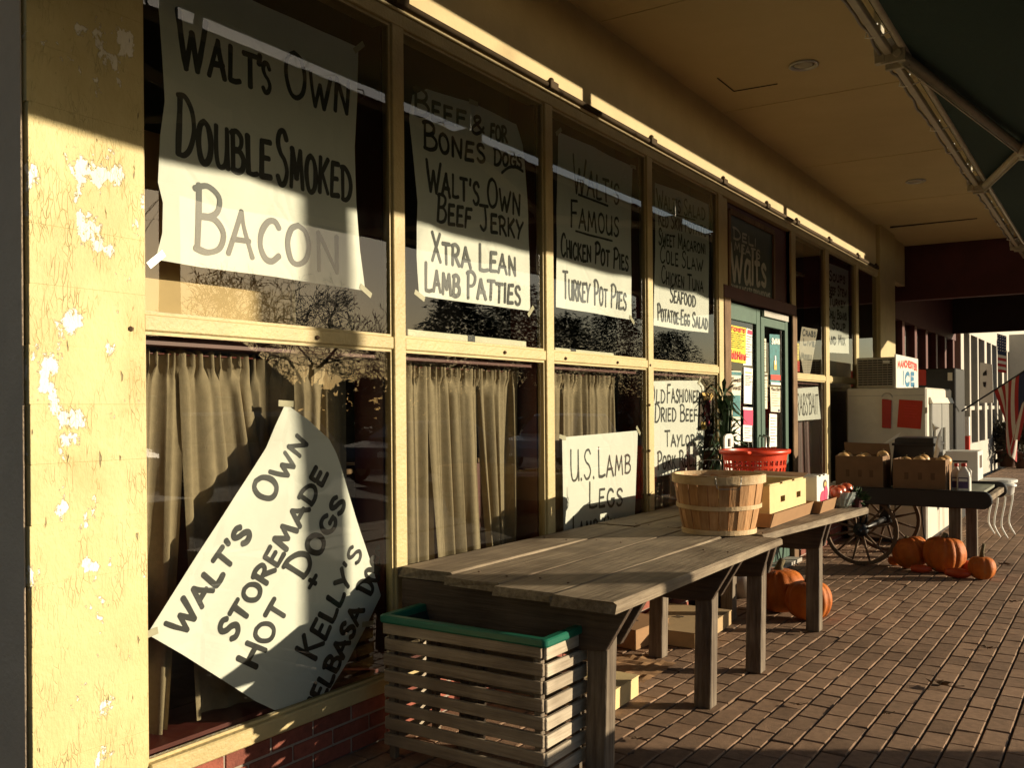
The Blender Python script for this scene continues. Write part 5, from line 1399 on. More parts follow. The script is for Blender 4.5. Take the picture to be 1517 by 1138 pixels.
for lab, u0, u1, yj in (('milk white jug with red cap, the left one of the two behind the cart rail', 1408, 1424, 10.58), ('milk white jug with red cap and purple label, right of its twin', 1417, 1437, 10.50)):
    a, b = Y_(u0, 726, yj), Y_(u1, 726, yj); w = (b.x - a.x); cx = (a.x + b.x) / 2; z0 = .703; zt4 = Y_(u1, 687, yj).z; H_ = zt4 - z0
    t = thing('cider_jug', lab, 'jug', (cx, yj + w / 2, z0), 'jugs on the cart')
    loops = []
    for (zf, s, rr2) in ((0, .46, .2), (.02, .5, .25), (.55, .5, .25), (.68, .44, .35), (.80, .26, .7), (.86, .17, 1), (.90, .16, 1)):
        L_ = rr_(cx - w * s, yj + w * .5 - w * s, cx + w * s, yj + w * .5 + w * s, w * s * rr2 * .98, z0 + H_ * zf, 4); loops.append(L_)
    n = len(loops[0]); mb = MB(); mb.add([p for L_ in loops for p in L_], [(i * n + j, i * n + (j + 1) % n, (i + 1) * n + (j + 1) % n, (i + 1) * n + j) for i in range(len(loops) - 1) for j in range(n)] + [tuple(range(n - 1, -1, -1)), tuple((len(loops) - 1) * n + j for j in range(n))])
    mb.build('jug_body', M_JUG, t, smooth=False)
    mb = MB(); mb.lathe([(w * .2, .88 * H_), (w * .21, .9 * H_), (w * .21, .99 * H_), (w * .17, H_)], (cx, yj + w / 2, z0), 16); mb.build('cap', M_RED, t, smooth=True)
    mb = MB(); mb.box(cx - w * .36, yj - .004, z0 + H_ * .12, cx + w * .36, yj - .001, z0 + H_ * .5); mb.build('label', M_LBL, t)
    mb = MB(); mb.box(cx - w * .32, yj - .006, z0 + H_ * .36, cx + w * .32, yj - .0045, z0 + H_ * .46); mb.build('label_band', M_PAPER, t)
    mb = MB(); mb.tube([(cx + w * .3, yj + w * .5, z0 + H_ * .8), (cx + w * .48, yj + w * .5, z0 + H_ * .72), (cx + w * .46, yj + w * .5, z0 + H_ * .5)], .012, 7); mb.build('handle', M_JUG, t, smooth=True)

# ice freezer along the shop front ---------------------------------------------------
fx0, fx1, fy0, fy1, fz = .10, 1.07, 12.47, 14.49, 1.82
fr = thing('ice_freezer', 'white ice freezer with grey doors and red notices standing against the shop windows', 'freezer', (.58, 13.4, G(13.4)))
M_FRZ = mat('aged_white_enamel', (.66, .62, .52), .4, .08, 5, .05, 40)
mb = MB(); mb.box(fx0, fy0, -.10, fx1, fy1, fz); mb.build('cabinet', M_FRZ, fr, bevel=.02)
mb = MB(); mb.box(fx0 + .04, fy0 + .04, G(fy0) + .004, fx1 - .04, fy1 - .04, -.10); mb.build('plinth', M_BLACK, fr)
def face_quad(px, y): return [Y_(u, v, y) for u, v in px]
def slab(name, px, y, th, m_, par, bev=0):
    Q = face_quad(px, y); mb = MB(); mb.hexa([p for p in Q], [p - Vector((0, th, 0)) for p in Q]); return mb.build(name, m_, par, bevel=bev)
slab('red_notice', [(1332, 592), (1367, 594), (1364, 636), (1329, 633)], fy0, .004, mat('orange_red_notice', (.55, .04, .015), .6, .08, 9), fr)
slab('red_pocket', [(1307, 591), (1321, 593), (1320, 635), (1307, 634)], fy0, .02, M_RED, fr, .004)
mb = MB()
for i in range(5): q = face_quad([(1339, 600 + i * 4), (1358 - (i % 3) * 3, 601 + i * 4), (1358 - (i % 3) * 3, 602.2 + i * 4), (1339, 601.2 + i * 4)], fy0 - .005); mb.poly(q)
mb.build('notice_print', M_REDP, fr)
mb = MB(); c = Y_(1314, 586, fy0 - .004); mb.tube([c + Vector((.06 * cos(a), 0, .05 * sin(a) - .02)) for a in [pi * k / 10 for k in range(11)]], .006, 6); mb.build('hook', M_STEEL, fr)
# doors on the street side
for (a, b) in ((fy0 + .18, fy0 + .90), (fy0 + .95, fy1 - .12)):
    mb = MB(); mb.box(fx1 + .001, a, .55, fx1 + .035, b, 1.62); d_ = mb.build('door', mat('grey_freezer_door', (.33, .33, .31), .35, .1, 6, metal=.3), fr, bevel=.01)
    mb = MB(); mb.box(fx1 + .036, a + .05, 1.0, fx1 + .07, a + .09, 1.3); mb.build('handle', M_STEEL, d_, bevel=.006)
    mb = MB(); mb.hexa([(fx1 + .001, a - .03, 1.62), (fx1 + .05, a - .03, 1.62), (fx1 + .05, b + .03, 1.62), (fx1 + .001, b + .03, 1.62)], [(fx1 + .001, a - .03, 1.70), (fx1 + .02, a - .03, 1.70), (fx1 + .02, b + .03, 1.70), (fx1 + .001, b + .03, 1.70)]); mb.build('door_hood', M_FRZ, fr, bevel=.004)
mb = MB(); mb.tube([(fx1 - .06, fy0 - .012, .75), (fx1 - .05, fy0 - .016, .5), (fx1 - .07, fy0 - .014, .3), (fx1 - .03, fy0 - .02, -.12)], .009, 6); mb.tube([(fx1 - .35, fy0 - .012, .78), (fx1 - .37, fy0 - .014, .45), (fx1 - .40, fy0 - .014, -.05)], .006, 6)
mb.build('power_cord', M_BLACK, fr, smooth=True)
mb = MB()
for z in (.62, 1.05, 1.5): mb.box(fx1 - .012, fy0 - .006, z, fx1 + .006, fy0 + .02, z + .07)
mb.build('hinge', M_STEEL, fr)
mb = MB(); mb.box(fx0 + .02, fy0 - .004, 1.72, fx1 - .03, fy0 - .0005, 1.728); mb.build('seam_trim', M_STEEL, fr)
# compressor on the freezer
cm = thing('compressor_unit', 'tan compressor housing with a slotted grille and an ice sign on top of the freezer', 'compressor', (.45, 13.3, fz))
ax0, ax1, az = .22, .683, 2.218
mb = MB(); mb.box(ax0, 12.52, fz + .002, ax1, 14.1, az); mb.build('housing', M_GREYP, cm, bevel=.01)
mb = MB(); nr, nc = 11, 7
for i in range(nr):
    z = fz + .03 + i * (az - fz - .06) / nr; h = (az - fz - .06) / nr
    for j in range(nc):
        x = ax0 + .02 + j * (ax1 - ax0 - .04) / nc; mb.box(x + .004, 12.51, z + h * .35, x + (ax1 - ax0 - .04) / nc - .004, 12.519, z + h * .95)
mb.build('grille', M_BLACK, cm)
slab('name_plate', [(1308, 534), (1318, 534), (1318, 538), (1308, 538)], 12.508, .003, M_PAPER, cm)
mb = MB(); mb.box(ax1 + .001, 12.53, fz + .004, ax1 + .02, 14.06, az + .035); sg = mb.build('ice_sign', mat('white_sign_enamel', (.74, .70, .62), .35, .05), cm, bevel=.004)
M_BLUE = mat('blue_sign_paint', (.02, .16, .30), .4)
def side_text(txt, y0, y1, z, h, mm, bw, nm, arc=0):
    mb = MB(); k = 0
    for st in text_strokes(txt, (0, 0), (1, 0), 1, 1, None, False):
        q = [Vector((ax1 + .0215 + k * .0001, y0 + (y1 - y0) * p.x, z - p.y * h + arc * sin(pi * p.x))) for p in st]
        ribbon(mb, q, bw, Vector((1, 0, 0))); k += 1
    mb.build(nm, mm, sg)
side_text('ICE', 12.95, 13.75, fz + .055, .155, M_BLUE, .06, 'lettering')
side_text('MANCHESTER', 12.63, 13.95, fz + .26, .08, M_REDP, .03, 'red_lettering', .03)
# black drinks machine beyond the freezer
a, b = Y_(1347, 560, 15.27), Y_(1416, 560, 15.27); zt5 = Y_(1380, 546, 15.27).z
vm = thing('drinks_machine', 'black drinks machine with a red front panel beyond the white freezer', 'vending machine', ((a.x + b.x) / 2, 15.8, G(15.8)))
mb = MB(); mb.box(a.x, 15.27, G(15.2) + .004, b.x, 16.2, zt5); mb.build('cabinet', M_BLACK, vm, bevel=.015)
slab('red_panel', [(1348, 547), (1372, 548), (1372, 571), (1348, 571)], 15.268, .006, M_RED, vm)
slab('price_plate', [(1404, 552), (1411, 552), (1411, 564), (1404, 564)], 15.268, .006, M_FRZ, vm)
# red and white striped pole
sp = thing('striped_pole', 'leaning red and white striped pole beside the drinks machine', 'pole', Y_(1423, 690, 16.4))
p0, p1 = Y_(1424, 700, 16.4), Y_(1414, 556, 16.4); p0.z = G(16.4) + .004
mb = MB(); n = 10
for i in range(n):
    q0, q1 = p0.lerp(p1, i / n), p0.lerp(p1, (i + 1) / n); mb.tube([q0, q1], .045, 10, m=(0 if i in (8, 9, 4) else 1))
mb.build('pole_shaft', [M_RED, M_WHITE], sp, smooth=True)
mb = MB(); mb.lathe([(.05, 0), (.06, .03), (.03, .08), (.01, .1)], p1, 12); mb.build('finial', M_RED, sp, smooth=True)
rb = thing('red_stand', 'narrow red and white display stand behind the striped pole', 'stand', Y_(1428, 690, 16.8))
p = Y_(1428, 640, 16.8)
for i in range(5):
    mb = MB(); mb.box(p.x - .04, 16.78, -.19 + i * .32, p.x + .08, 16.9, .12 + i * .32); mb.build('display_card', [M_RED, M_PAPER, M_RED, M_REDP, M_PAPER][i], rb, bevel=.004)
# white garden table with iron legs and a stone bowl
gt = thing('garden_table', 'white topped garden table on curled iron legs with a stone bowl beneath', 'table', (1.7, 13.91, G(13.9)))
a, b = Y_(1452, 712, 13.91), Y_(1508, 712, 13.91); cxg = (a.x + b.x) / 2; zg = Y_(1480, 712, 13.91).z; rg = (b.x - a.x) / 2
mb = MB(); mb.lathe([(.02, -.02), (rg * .96, -.02), (rg, -.01), (rg, .012), (rg * .97, .02), (.02, .02)], (cxg, 13.91, zg), 32); mb.build('table_top', M_WHITE, gt)
bx2 = Y_(1490, 720, 13.75)
mb = MB(); mb.lathe([(.10, 0), (.13, .02), (.13, .04), (.105, .05), (.10, .12), (.07, .16), (.03, .17)], (0, 0, 0), 18); mb.v = [Vector((bx2.x + v.x, 13.75 + v.y, zg - .02 - v.z)) for v in mb.v]; mb.build('stone_bowl', M_WHITE, gt, smooth=True)
for (lx, ly) in ((cxg - .02, 13.75), (cxg + .07, 13.7), (cxg - .12, 14.06), (cxg + .12, 14.12)):
    mb = MB(); pts = []
    for k in range(15):
        t = k / 14; pts.append((lx + .022 * sin(t * 2 * pi) + (.05 * (t - .8) * 5 if t > .8 else 0), ly + .02 * sin(t * 5), zg - .02 - t * (zg - .03 - G(13.8))))
    mb.tube(pts, .011, 6); mb.build('iron_leg', M_WHITE, gt, smooth=True)

# ================================================================== NEIGHBOURS FARTHER ALONG
M_WHB = mat('white_clapboard_paint', (.46, .43, .37), .6, .06, 4, .1, 30)
nb = thing('maroon_shop', 'dark maroon shop front with tall dim windows beyond the cream building', 'shop', (-.3, 21, 0))
mb = MB(); mb.box(-.6, 17.22, 3.42, 5.2, 17.42, 5.0); mb.build('hanging_fascia', M_DARKRED, nb, bevel=.01)
mb = MB(); mb.box(-3, 17.42, 4.4, 5.2, 25.6, 4.6); mb.build('porch_ceiling', M_DARKRED, nb)
mb = MB(); mb.box(-.4, 24.9, 3.35, 5.0, 25.1, 4.4); mb.build('end_beam', M_DARK, nb)
mb = MB(); mb.box(-.6, 17.43, -.5, -.35, 25.4, .5); mb.build('base_panel', M_DARKRED, nb)
mb = MB(); mb.box(-.6, 17.43, 3.2, -.35, 25.4, 4.39); mb.build('head_panel', M_DARKRED, nb)
mb = MB(); mb.box(-3, 17.43, -.5, -2.9, 25.4, 4.39); mb.build('back_wall', M_DARK, nb)
yy = 17.45
while yy < 25.2:
    mb = MB(); mb.box(-.55, yy, .501, -.36, yy + .22, 3.199); mb.build('window_post', M_MAROON, nb, bevel=.006)
    if yy < 24:
        mb = MB(); mb.quad((-.45, yy + .22, .501), (-.45, yy + 1.26, .501), (-.45, yy + 1.26, 3.199), (-.45, yy + .22, 3.199)); mb.build('window_pane', GLASS, nb)
        mb = MB(); mb.box(-.5, yy + .221, 2.2, -.40, yy + 1.259, 2.28); mb.build('window_bar', M_MAROON, nb)
    yy += 1.26
wbld = thing('white_shop', 'white painted shop front with many tall windows at the far end of the walk', 'shop', (-.3, 40, 0))
mb = MB(); mb.box(-.6, 25.5, -1.2, -.3, 75, .55); mb.build('base_panel', M_WHB, wbld, bevel=.01)
mb = MB(); mb.box(-.6, 25.5, 3.5, -.3, 75, 5.4); mb.build('head_panel', M_WHB, wbld)
mb = MB(); mb.box(-5, 25.5, -1.2, -4.8, 75, 5.4); mb.build('back_wall', M_DARK, wbld)
mb = MB(); mb.box(-5, 25.45, 5.4, -.2, 75, 5.55); mb.build('roof', M_DARK, wbld)
mb = MB(); mb.box(-4.8, 25.45, -.6, -.6, 25.55, 5.4); mb.build('end_wall', M_WHB, wbld)
yy = 25.6; i = 0
while yy < 74:
    w = .5 if i % 3 == 0 else .22
    mb = MB(); mb.box(-.58, yy, .551, -.26, yy + w, 3.499); mb.build('window_post', M_WHB, wbld, bevel=.01)
    mb = MB(); mb.quad((-.42, yy + w, .551), (-.42, yy + 1.6, .551), (-.42, yy + 1.6, 3.499), (-.42, yy + w, 3.499)); mb.build('window_pane', GLASS, wbld)
    mb = MB(); mb.box(-.5, yy + w + .001, 1.45, -.34, yy + 1.599, 1.56); mb.build('window_bar', M_WHB, wbld)
    yy += 1.6; i += 1
for (lab, u, wd, y) in (('white square porch post in front of the far white shop', 1444, .5, 33.5), ('white porch post at the right edge beyond the large flag', 1512, .62, 34.5), ('thin white porch post between the two broader ones', 1463, .22, 37.0)):
    p = Y_(u, 690, y); t = thing('porch_post', lab, 'post', (p.x, y, 0), 'white porch posts')
    mb = MB(); mb.box(p.x - wd / 2, y, G(y) + .12, p.x + wd / 2, y + wd, 3.9); mb.build('shaft', M_WHB, t, bevel=.012)
    mb = MB(); mb.box(p.x - wd * .62, y - wd * .1, G(y) + .004, p.x + wd * .62, y + wd * 1.1, G(y) + .118); mb.build('foot', M_WHB, t, bevel=.01)
hs = thing('hanging_board', 'white notice board with dark emblems hanging by the far white shop', 'sign', Y_(1464, 590, 26.5))
slab('board', [(1452, 537), (1470, 540), (1472, 597), (1452, 597)], 26.5, .03, M_WHITE, hs)
slab('emblem', [(1456, 553), (1461, 548), (1462, 556), (1456, 557)], 26.46, .004, M_BLACK, hs); slab('emblem', [(1456, 566), (1461, 566), (1460, 574), (1457, 573)], 26.46, .004, M_BLACK, hs)

# flags -------------------------------------------------------------------------
M_FR = mat('flag_red_cloth', (.30, .02, .02), .8, .1, 8); M_FW = mat('flag_white_cloth', (.50, .46, .40), .8, .06, 8); M_FB = mat('flag_blue_cloth', (.012, .02, .06), .8, .1, 8)
fl = thing('flag_on_pole', 'striped flag drooping from an angled pole at the right edge', 'flag', Y_(1426, 690, 15.6))
pb, pe = Y_(1425, 609, 15.6), Y_(1545, 532, 14.6)
mb = MB(); mb.tube([pb, pe], [.014, .011], 8); mb.build('pole', M_BLACK, fl, smooth=True)
mb = MB(); mb.lathe([(.012, -.02), (.022, 0), (.012, .02)], pe, 8); mb.build('finial', M_GOLD, fl)
mb = MB(); nh, nf = 13, 18; vs = []; s0 = .42
for j in range(nf + 1):
    t = j / nf
    for i in range(nh * 2 + 1):
        s = i / (nh * 2); h = pb.lerp(pe, s0 + (1.0 - s0) * s)
        # cloth hangs from the pole, gathered toward the lower end
        pull = t ** .8
        L_ = .95 + .30 * s
        y_ = h.y + .07 * sin(s * 15 + t * 2.2) * pull; x_ = h.x + (-.42 * s + .16) * pull * (1 + .3 * t) + .05 * sin(s * 11 + t * 3) * pull
        vs.append((x_, y_, h.z - L_ * t * (1 - .12 * cos(s * 7))))
fs, ms = [], []
w = nh * 2 + 1
for j in range(nf):
    for i in range(nh * 2):
        fs.append((j * w + i, j * w + i + 1, (j + 1) * w + i + 1, (j + 1) * w + i)); st = i // 2
        ms.append(2 if (st >= 7 and j < nf * .46) else (0 if st % 2 == 0 else 1))
for f, m_ in zip(fs, ms): mb.f.append(list(f)); mb.m.append(m_)
mb.v = [Vector(p) for p in vs]
mb.build('cloth', [M_FR, M_FW, M_FB], fl, smooth=True)
f2 = thing('hanging_flag', 'striped flag hung flat and upright in the window of the far white shop', 'flag', Y_(1484, 552, 30))
mb = MB(); Q = face_quad([(1477, 494), (1491, 498), (1491, 553), (1478, 551)], 30); 
P2 = lambda s, t: (Q[0] * (1 - s) + Q[1] * s) * (1 - t) + (Q[3] * (1 - s) + Q[2] * s) * t
for j in range(13):
    for i in range(2):
        a_, b_ = i / 2, (i + 1) / 2
        m_ = 2 if (j < 7 and i < 2) else (0 if j % 2 == 0 else 1)
        off = Vector((0, .02 * sin(j), 0)); off2 = Vector((0, .02 * sin(j + 1), 0)); mb.add([P2(a_, j / 13) + off, P2(b_, j / 13) + off, P2(b_, (j + 1) / 13) + off2, P2(a_, (j + 1) / 13) + off2], [(0, 1, 2, 3)], m_)
mb.build('cloth', [M_FR, M_FW, M_FB], f2)
mb = MB()
for j in range(6):
    for i in range(4):
        p = P2(.12 + .25 * i, (.35 + j) / 13 + .01) - Vector((0, .035, 0)); mb.obox(p, (.025, .004, .025))
mb.build('stars', M_FW, f2)
# planting at the far end
rr = random.Random(12)
for lab, u, v, hh in (('dried brown autumn plants in a pot near the right edge', 1492, 692, .95), ('dark bushy potted plant at the right edge beyond the flag', 1516, 694, .85), ('small potted plant at the foot of the white porch post', 1470, 690, .6)):
    p = G_(u, v, 0); k = p.y / 24 * .9; t = thing('potted_plant', lab, 'plant', p, 'potted plants at the far end')
    mb = MB(); mb.lathe([(.16 * k, .002), (.24 * k, .36 * k), (.26 * k, .36 * k), (.26 * k, .42 * k), (.2 * k, .42 * k)], p, 18); mb.build('pot', mat('clay_pot', (.12, .06, .04), .8), t, smooth=True)
    mb = MB(); leaf_clump(mb, p + Vector((0, 0, .55 * k)), 500, hh * .62 * k, .16 * k, rr, up=.7); mb.build('foliage', mat('dry_dark_foliage', (.045, .035, .02), .7, .5, 6), t)
    mb = MB()
    for i in range(14): d = Vector((rr.uniform(-.4, .4), rr.uniform(-.4, .4), 1)) * hh * k * rr.uniform(.8, 1.3); mb.tube([p + Vector((0, 0, .3 * k)), p + Vector((0, 0, .3 * k)) + d * .6, p + Vector((0, 0, .3 * k)) + d + Vector((d.y * .3, d.x * .3, -.05))], .008, 4)
    mb.build('stems', M_STEM, t)

# ================================================================== STREET SIDE (seen in the window glass, and by its shadows)
pl = thing('shadow_planter', 'low brick planter added unseen along the kerb to shade the near paving', 'planter', (4.25, 4.0, G(4)))  # unseen planter, added to cast the shadow band on the near paving
mb = MB(); mb.box(3.95, 1.9, -.08, 4.5, 5.38, .74); mb.build('planter_wall', M_BRICKR, pl, bevel=.01)
mb = MB(); mb.box(3.91, 1.86, .741, 4.54, 5.42, .81); mb.build('coping', M_CONC, pl, bevel=.01)
M_BARK = mat('grey_brown_bark', (.075, .058, .042), .9, .3, 14, .4, 30)
def bare_tree(label, base, H_, r0, seed, depth=6, first=None):
    r_ = random.Random(seed); base = Vector((base[0], base[1], base[2] + G(base[1]))); t = thing('bare_tree', label, 'tree', base, 'bare trees across the street')
    tr, br = MB(), MB()
    def grow(p, d, L_, r, lvl, mb):
        n = 4 if lvl < 3 else (3 if lvl < 5 else 2); pts = [p]; dd = d.copy(); rs = [r]
        for k in range(n):
            dd = (dd + Vector((r_.gauss(0, .10) * (lvl > 0 or first is None), r_.gauss(0, .10) * (lvl > 0 or first is None), r_.gauss(.02, .06)))).normalized(); pts.append(pts[-1] + dd * (L_ / n)); rs.append(max(r * (1 - .38 * (k + 1) / n), .006 if depth < 7 else .034))
        mb.tube(pts, rs, 8 if lvl < 2 else (5 if lvl < 4 else 3), cap=lvl < 2)
        if lvl >= depth: return
        for k in range(3 if lvl < 5 else 2):
            a = dd.cross(Vector((r_.gauss(0, 1), r_.gauss(0, 1), r_.gauss(0, 1)))).normalized()
            nd = (dd * r_.uniform(.6, 1.0) + a * (r_.uniform(.55, .95) if depth < 7 else r_.uniform(.65, 1.25)) + Vector((0, 0, .12 if depth > 6 else 0))).normalized()
            at = pts[-1] if k == 0 else pts[r_.randint(max(1, n - 2), n)]
            grow(at, nd, L_ * (r_.uniform(.62, .84) if depth < 7 else r_.uniform(.62, .84)), rs[-1] * (.85 if k == 0 else .65), lvl + 1, br)
    grow(base, Vector((0, 0, 1)), H_ * (.30 if depth < 7 else .20) if first is None else first, r0, 0, tr)
    tr.build('trunk', M_BARK, t, smooth=True); br.build('crown', M_BARK, t, smooth=True)
bare_tree('bare street tree with a leaning crown nearest the kerb', (7.9, 8.1, -.16), 8.5, .17, 3, first=9.5)
bare_tree('spreading bare tree across the road, nearest of the tall far row', (70, 62, -.16), 25, .50, 5, depth=7, first=6.0)
bare_tree('bare tree across the road, second from the near end of the row', (70, 71, -.16), 26, .50, 8, depth=7, first=6.2)
bare_tree('bare tree across the road, close beside the nearest tall one', (80, 68, -.16), 27, .5, 14, depth=7, first=5.0)
bare_tree('bare tree across the road standing fourth along the far row', (72, 90, -.16), 26, .5, 17, depth=7, first=5.0)
bare_tree('bare tree far down the road mirrored near the door', (70, 112, -.16), 26, .5, 9, depth=7, first=5.0)
def evergreen(label, base, H_, R, seed, n=2600):
    r_ = random.Random(seed); base = Vector((base[0], base[1], base[2] + G(base[1]))); t = thing('leafy_tree', label, 'tree', base, 'leafy trees across the road')
    mb = MB(); mb.tube([base, base + Vector((0, 0, H_ * .6))], [.3, .1], 8); mb.build('trunk', M_BARK, t)
    mb = MB()
    for i in range(n):
        f = r_.random() ** 1.4; a = r_.uniform(0, 2 * pi); z = H_ * (.06 + .94 * f); rr2 = R * (max(0, 1 - (2 * f - .85) ** 2 * .9)) ** .5 * r_.uniform(.3, 1.05) * (1 + .3 * noise.noise(Vector((a * 1.6, f * 5, seed)))) * (.75 + .45 * noise.noise(Vector((cos(a) * 2, sin(a) * 2, f * 6 + seed)))) + .1
        z += R * .18 * noise.noise(Vector((cos(a) * 3, sin(a) * 3, seed))); rr2 = rr2 if f < .93 else rr2 + r_.uniform(0, R * .35); p = base + Vector((rr2 * cos(a), rr2 * sin(a), z)); d = Vector((cos(a), sin(a), r_.uniform(-.5, .3))).normalized(); s = Vector((-sin(a), cos(a), r_.uniform(-.4, .4))) * .17
        L_ = r_.uniform(.35, .7); mb.add([p - s, p + d * L_ * .5 + Vector((0, 0, .08)), p + s, p + d * L_], [(0, 1, 2), (0, 3, 2)])
    mb.build('crown', M_LEAFD, t)
for i, (x, y, H_, R, lab) in enumerate(((44, 66, 9.0, 4.4, 'broad dark round tree across the road, nearest of the row'), (46, 78, 11, 4.2, 'taller dark round tree second in the row across the road'), (47, 90, 9.5, 4.8, 'dark round tree in the middle of the far row'), (48, 104, 12, 4.8, 'tall dark tree fourth in the row across the road'), (49, 122, 10, 5.4, 'wide dark tree at the far end of the row'))):
    evergreen(lab, (x + 8, y * 1.12, -.16), H_ * 1.5, R * 1.55, i + 20, 11000)
# house and low hedge opposite
hz = thing('brick_house', 'low brick house with a dark roof standing across the road', 'house', (42, 30, -.16))
mb = MB(); mb.box(38, 22, -.7, 46, 38, 3.0); mb.build('wall', M_BRICKR, hz)
mb = MB(); mb.prism([(37.5, 21.6, 3.001), (46.5, 21.6, 3.001), (42, 21.6, 5.8)], (0, 16.8, 0)); mb.build('roof', M_DARK, hz)
for y in (24, 28, 33):
    mb = MB(); mb.box(37.93, y, .9, 37.999, y + 1.4, 2.4); w_ = mb.build('window', M_WHB, hz)
    mb = MB(); mb.box(37.90, y + .1, 1.0, 37.929, y + 1.3, 2.3); mb.build('pane', M_BLACK, w_)
hd = MB(); leaf_rr = random.Random(31)
for i in range(5200):
    p = Vector((leaf_rr.uniform(30, 32), leaf_rr.uniform(-5, 110), leaf_rr.uniform(-.1, 1.7 + .4 * noise.noise(Vector((i * .01, 0, 0))))))
    p.z = -.15 + G(p.y) + (p.z + .15) * (1 + .35 * noise.noise(Vector((p.y * .15, 3, 1))))
    d = Vector((leaf_rr.gauss(-.4, 1), leaf_rr.gauss(0, 1), leaf_rr.gauss(0, 1))).normalized(); s = d.cross(Vector((.3, .5, .8))).normalized() * .22
    hd.add([p - s, p + d * .5, p + s, p - d * .3], [(0, 1, 2, 3)])
tag(hd.build('hedge', M_LEAFD), 'long rough hedge along the far side of the road', 'hedge')
fw = MB(); wr = random.Random(77)  # far treeline added to hide the sky's horizon glow in the panes
for i in range(9000):
    y = wr.uniform(-40, 330); top = 7.5 + 2.6 * noise.noise(Vector((y * .05, 1, 2))) + 1.8 * noise.noise(Vector((y * .21, 5, 2)))
    p = Vector((wr.uniform(104, 112), y, -.15 + G(y) + wr.random() ** .7 * top)); d = Vector((wr.gauss(-.4, 1), wr.gauss(0, 1), wr.gauss(.4, 1))).normalized(); s_ = d.cross(Vector((.3, .5, .8))).normalized() * .5
    fw.add([p - s_, p + d * 1.3, p + s_, p - d * .8], [(0, 1, 2, 3)])
tag(fw.build('added_far_wood', M_BARK), kind='stuff')
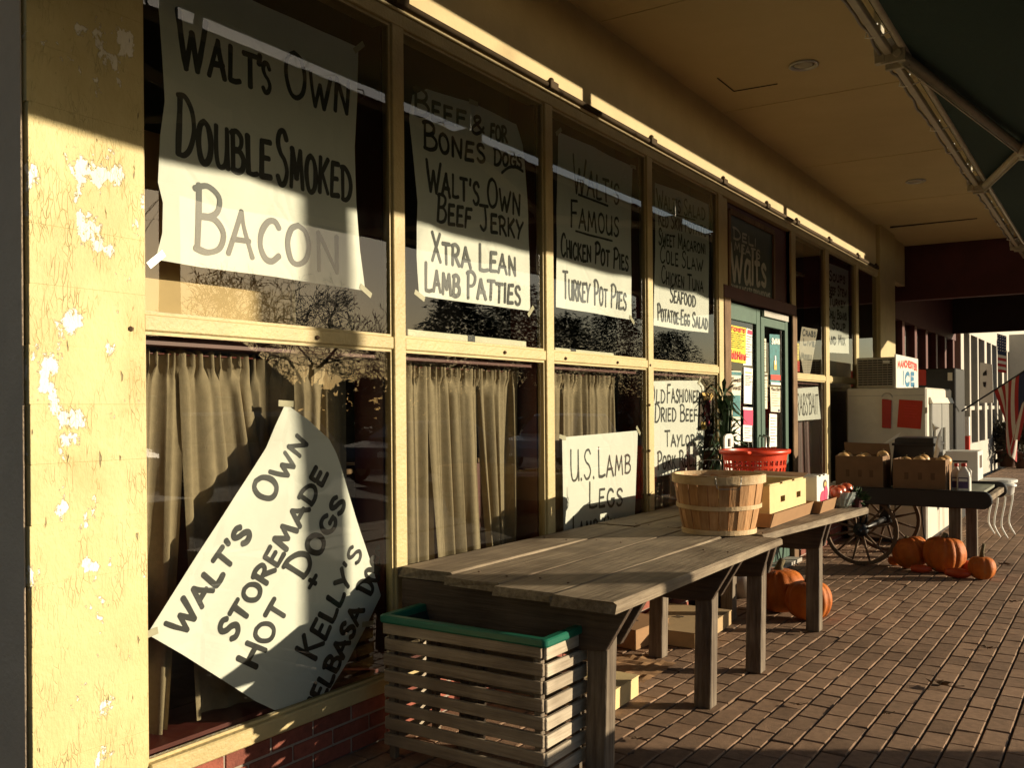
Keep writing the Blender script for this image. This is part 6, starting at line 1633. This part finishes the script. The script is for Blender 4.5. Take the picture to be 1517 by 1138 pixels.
# parked cars
def car(label, x, y, col, mname, rz, suv=True):
    t = thing('parked_car', label, 'car', (x, y, -.148 + G(y)), 'cars parked across the road')
    R = Matrix.Rotation(rz, 3, 'Z'); o = Vector((x, y, -.148 + G(y))); M_ = mat(mname, col, .25, .03, 3, spec=.6)
    T = lambda p: o + R @ Vector(p)
    L_, W, Hh = 5.3, 2.1, 1.88 if suv else 1.65
    # body: side outline lofted across the width with tumblehome
    low = [(-2.6, .45), (-2.62, .75), (-2.5, 1.0), (-1.5, 1.12), (1.9, 1.16), (2.55, 1.12), (2.65, .8), (2.6, .45)]
    mb = MB(); n = len(low)
    rows = []
    for (w, s, dz) in ((-W / 2 + .06, .97, 0), (-W / 2, 1, 0), (W / 2, 1, 0), (W / 2 - .06, .97, 0)):
        rows.append([T((w, q[0] * s, q[1] + (0 if abs(w) > W / 2 - .01 else .0))) for q in low])
    # outer faces
    outer = [[T((w, q[0], q[1])) for q in low] for w in (-W / 2, -W / 4, W / 4, W / 2)]
    for k in range(3):
        a_, b_ = outer[k], outer[k + 1]
        mb.add(a_ + b_, [(i, (i + 1) % n, n + (i + 1) % n, n + i) for i in range(n)])
    mb.poly(outer[0]); mb.poly(outer[3][::-1]); mb.build('body', M_, t, smooth=False)
    cab = [(-1.45, 1.125), (-.65, Hh), (1.75 if suv else 1.0, Hh), (2.45 if suv else 1.9, 1.165)]
    mb = MB(); mb.hexa([T((-W / 2 + .04, cab[0][0], cab[0][1])), T((W / 2 - .04, cab[0][0], cab[0][1])), T((W / 2 - .04, cab[3][0], cab[3][1])), T((-W / 2 + .04, cab[3][0], cab[3][1]))],
                       [T((-W / 2 + .22, cab[1][0], cab[1][1])), T((W / 2 - .22, cab[1][0], cab[1][1])), T((W / 2 - .22, cab[2][0], cab[2][1])), T((-W / 2 + .22, cab[2][0], cab[2][1]))]); mb.build('cabin', M_, t, bevel=.06)
    Mg = mat('dark_car_glass', (.015, .018, .02), .05, .1, spec=.8)
    def lerp2(f, w, zf):
        yb = cab[0][0] + (cab[3][0] - cab[0][0]) * f; yt = cab[1][0] + (cab[2][0] - cab[1][0]) * f; xx = W / 2 - .04 - .18 * zf + .008
        return T((w * xx, yb + (yt - yb) * zf, cab[0][1] + .02 + (Hh - cab[0][1] - .02) * zf))
    for w in (-1, 1):
        for (f0, f1) in ((.10, .36), (.40, .66), (.70, .92)):
            mb = MB(); q = [lerp2(f0, w, .12), lerp2(f1, w, .12), lerp2(f1, w, .86), lerp2(f0, w, .86)]; mb.hexa(q, [p + R @ Vector((w * .006, 0, 0)) for p in q]); mb.build('side_window', Mg, t)
    mb = MB(); q = [T((-W / 2 + .16, cab[0][0] + .06, 1.2)), T((W / 2 - .16, cab[0][0] + .06, 1.2)), T((W / 2 - .28, cab[1][0] - .08, Hh - .1)), T((-W / 2 + .28, cab[1][0] - .08, Hh - .1))]
    q = [p + R @ Vector((0, -.04, .02)) for p in q]; mb.hexa(q, [p + R @ Vector((0, -.006, .004)) for p in q]); mb.build('windscreen', Mg, t)
    for (wx, wy) in ((-W / 2 + .02, -1.65), (W / 2 - .02, -1.65), (-W / 2 + .02, 1.65), (W / 2 - .02, 1.65)):
        mb = MB(); pts = []
        c = Vector((wx, wy, .385)); m = 24; vs = []
        for (r_, dx) in ((.22, -.12), (.36, -.12), (.38, -.08), (.38, .08), (.36, .12), (.22, .12)):
            for j in range(m): vs.append(T((c.x + dx, c.y + r_ * cos(2 * pi * j / m), c.z + r_ * sin(2 * pi * j / m))))
        mb.add(vs, [(i * m + j, i * m + (j + 1) % m, (i + 1) * m + (j + 1) % m, (i + 1) * m + j) for i in range(5) for j in range(m)]); wo = mb.build('wheel', M_BLACK, t, smooth=True)
        mb = MB(); vs = []
        for dx in (-.1, .1):
            for j in range(m): vs.append(T((c.x + dx, c.y + .22 * cos(2 * pi * j / m), c.z + .22 * sin(2 * pi * j / m))))
        mb.add(vs, [tuple(range(m)), tuple(range(m, 2 * m))] + [(j, (j + 1) % m, m + (j + 1) % m, m + j) for j in range(m)]); mb.build('rim', M_STEEL, wo)
    for w in (-.75, .75):
        mb = MB(); mb.obox(T((w, -2.6, .82)), (.36, .06, .16), R); mb.build('headlight', M_PAPER, t, bevel=.02)
        mb = MB(); mb.obox(T((w, 2.62, .95)), (.3, .06, .2), R); mb.build('tail_light', M_RED, t, bevel=.02)
car('silver estate car parked across the road, nearest of the three', 13.4, 13.6, (.42, .42, .42), 'silver_car_paint', .0)
car('dark blue saloon parked across the road in the middle', 13.4, 20.6, (.03, .045, .09), 'dark_blue_car_paint', .03, False)
car('white van like car parked across the road, farthest of the three', 13.5, 28.5, (.6, .6, .58), 'white_car_paint', -.02)
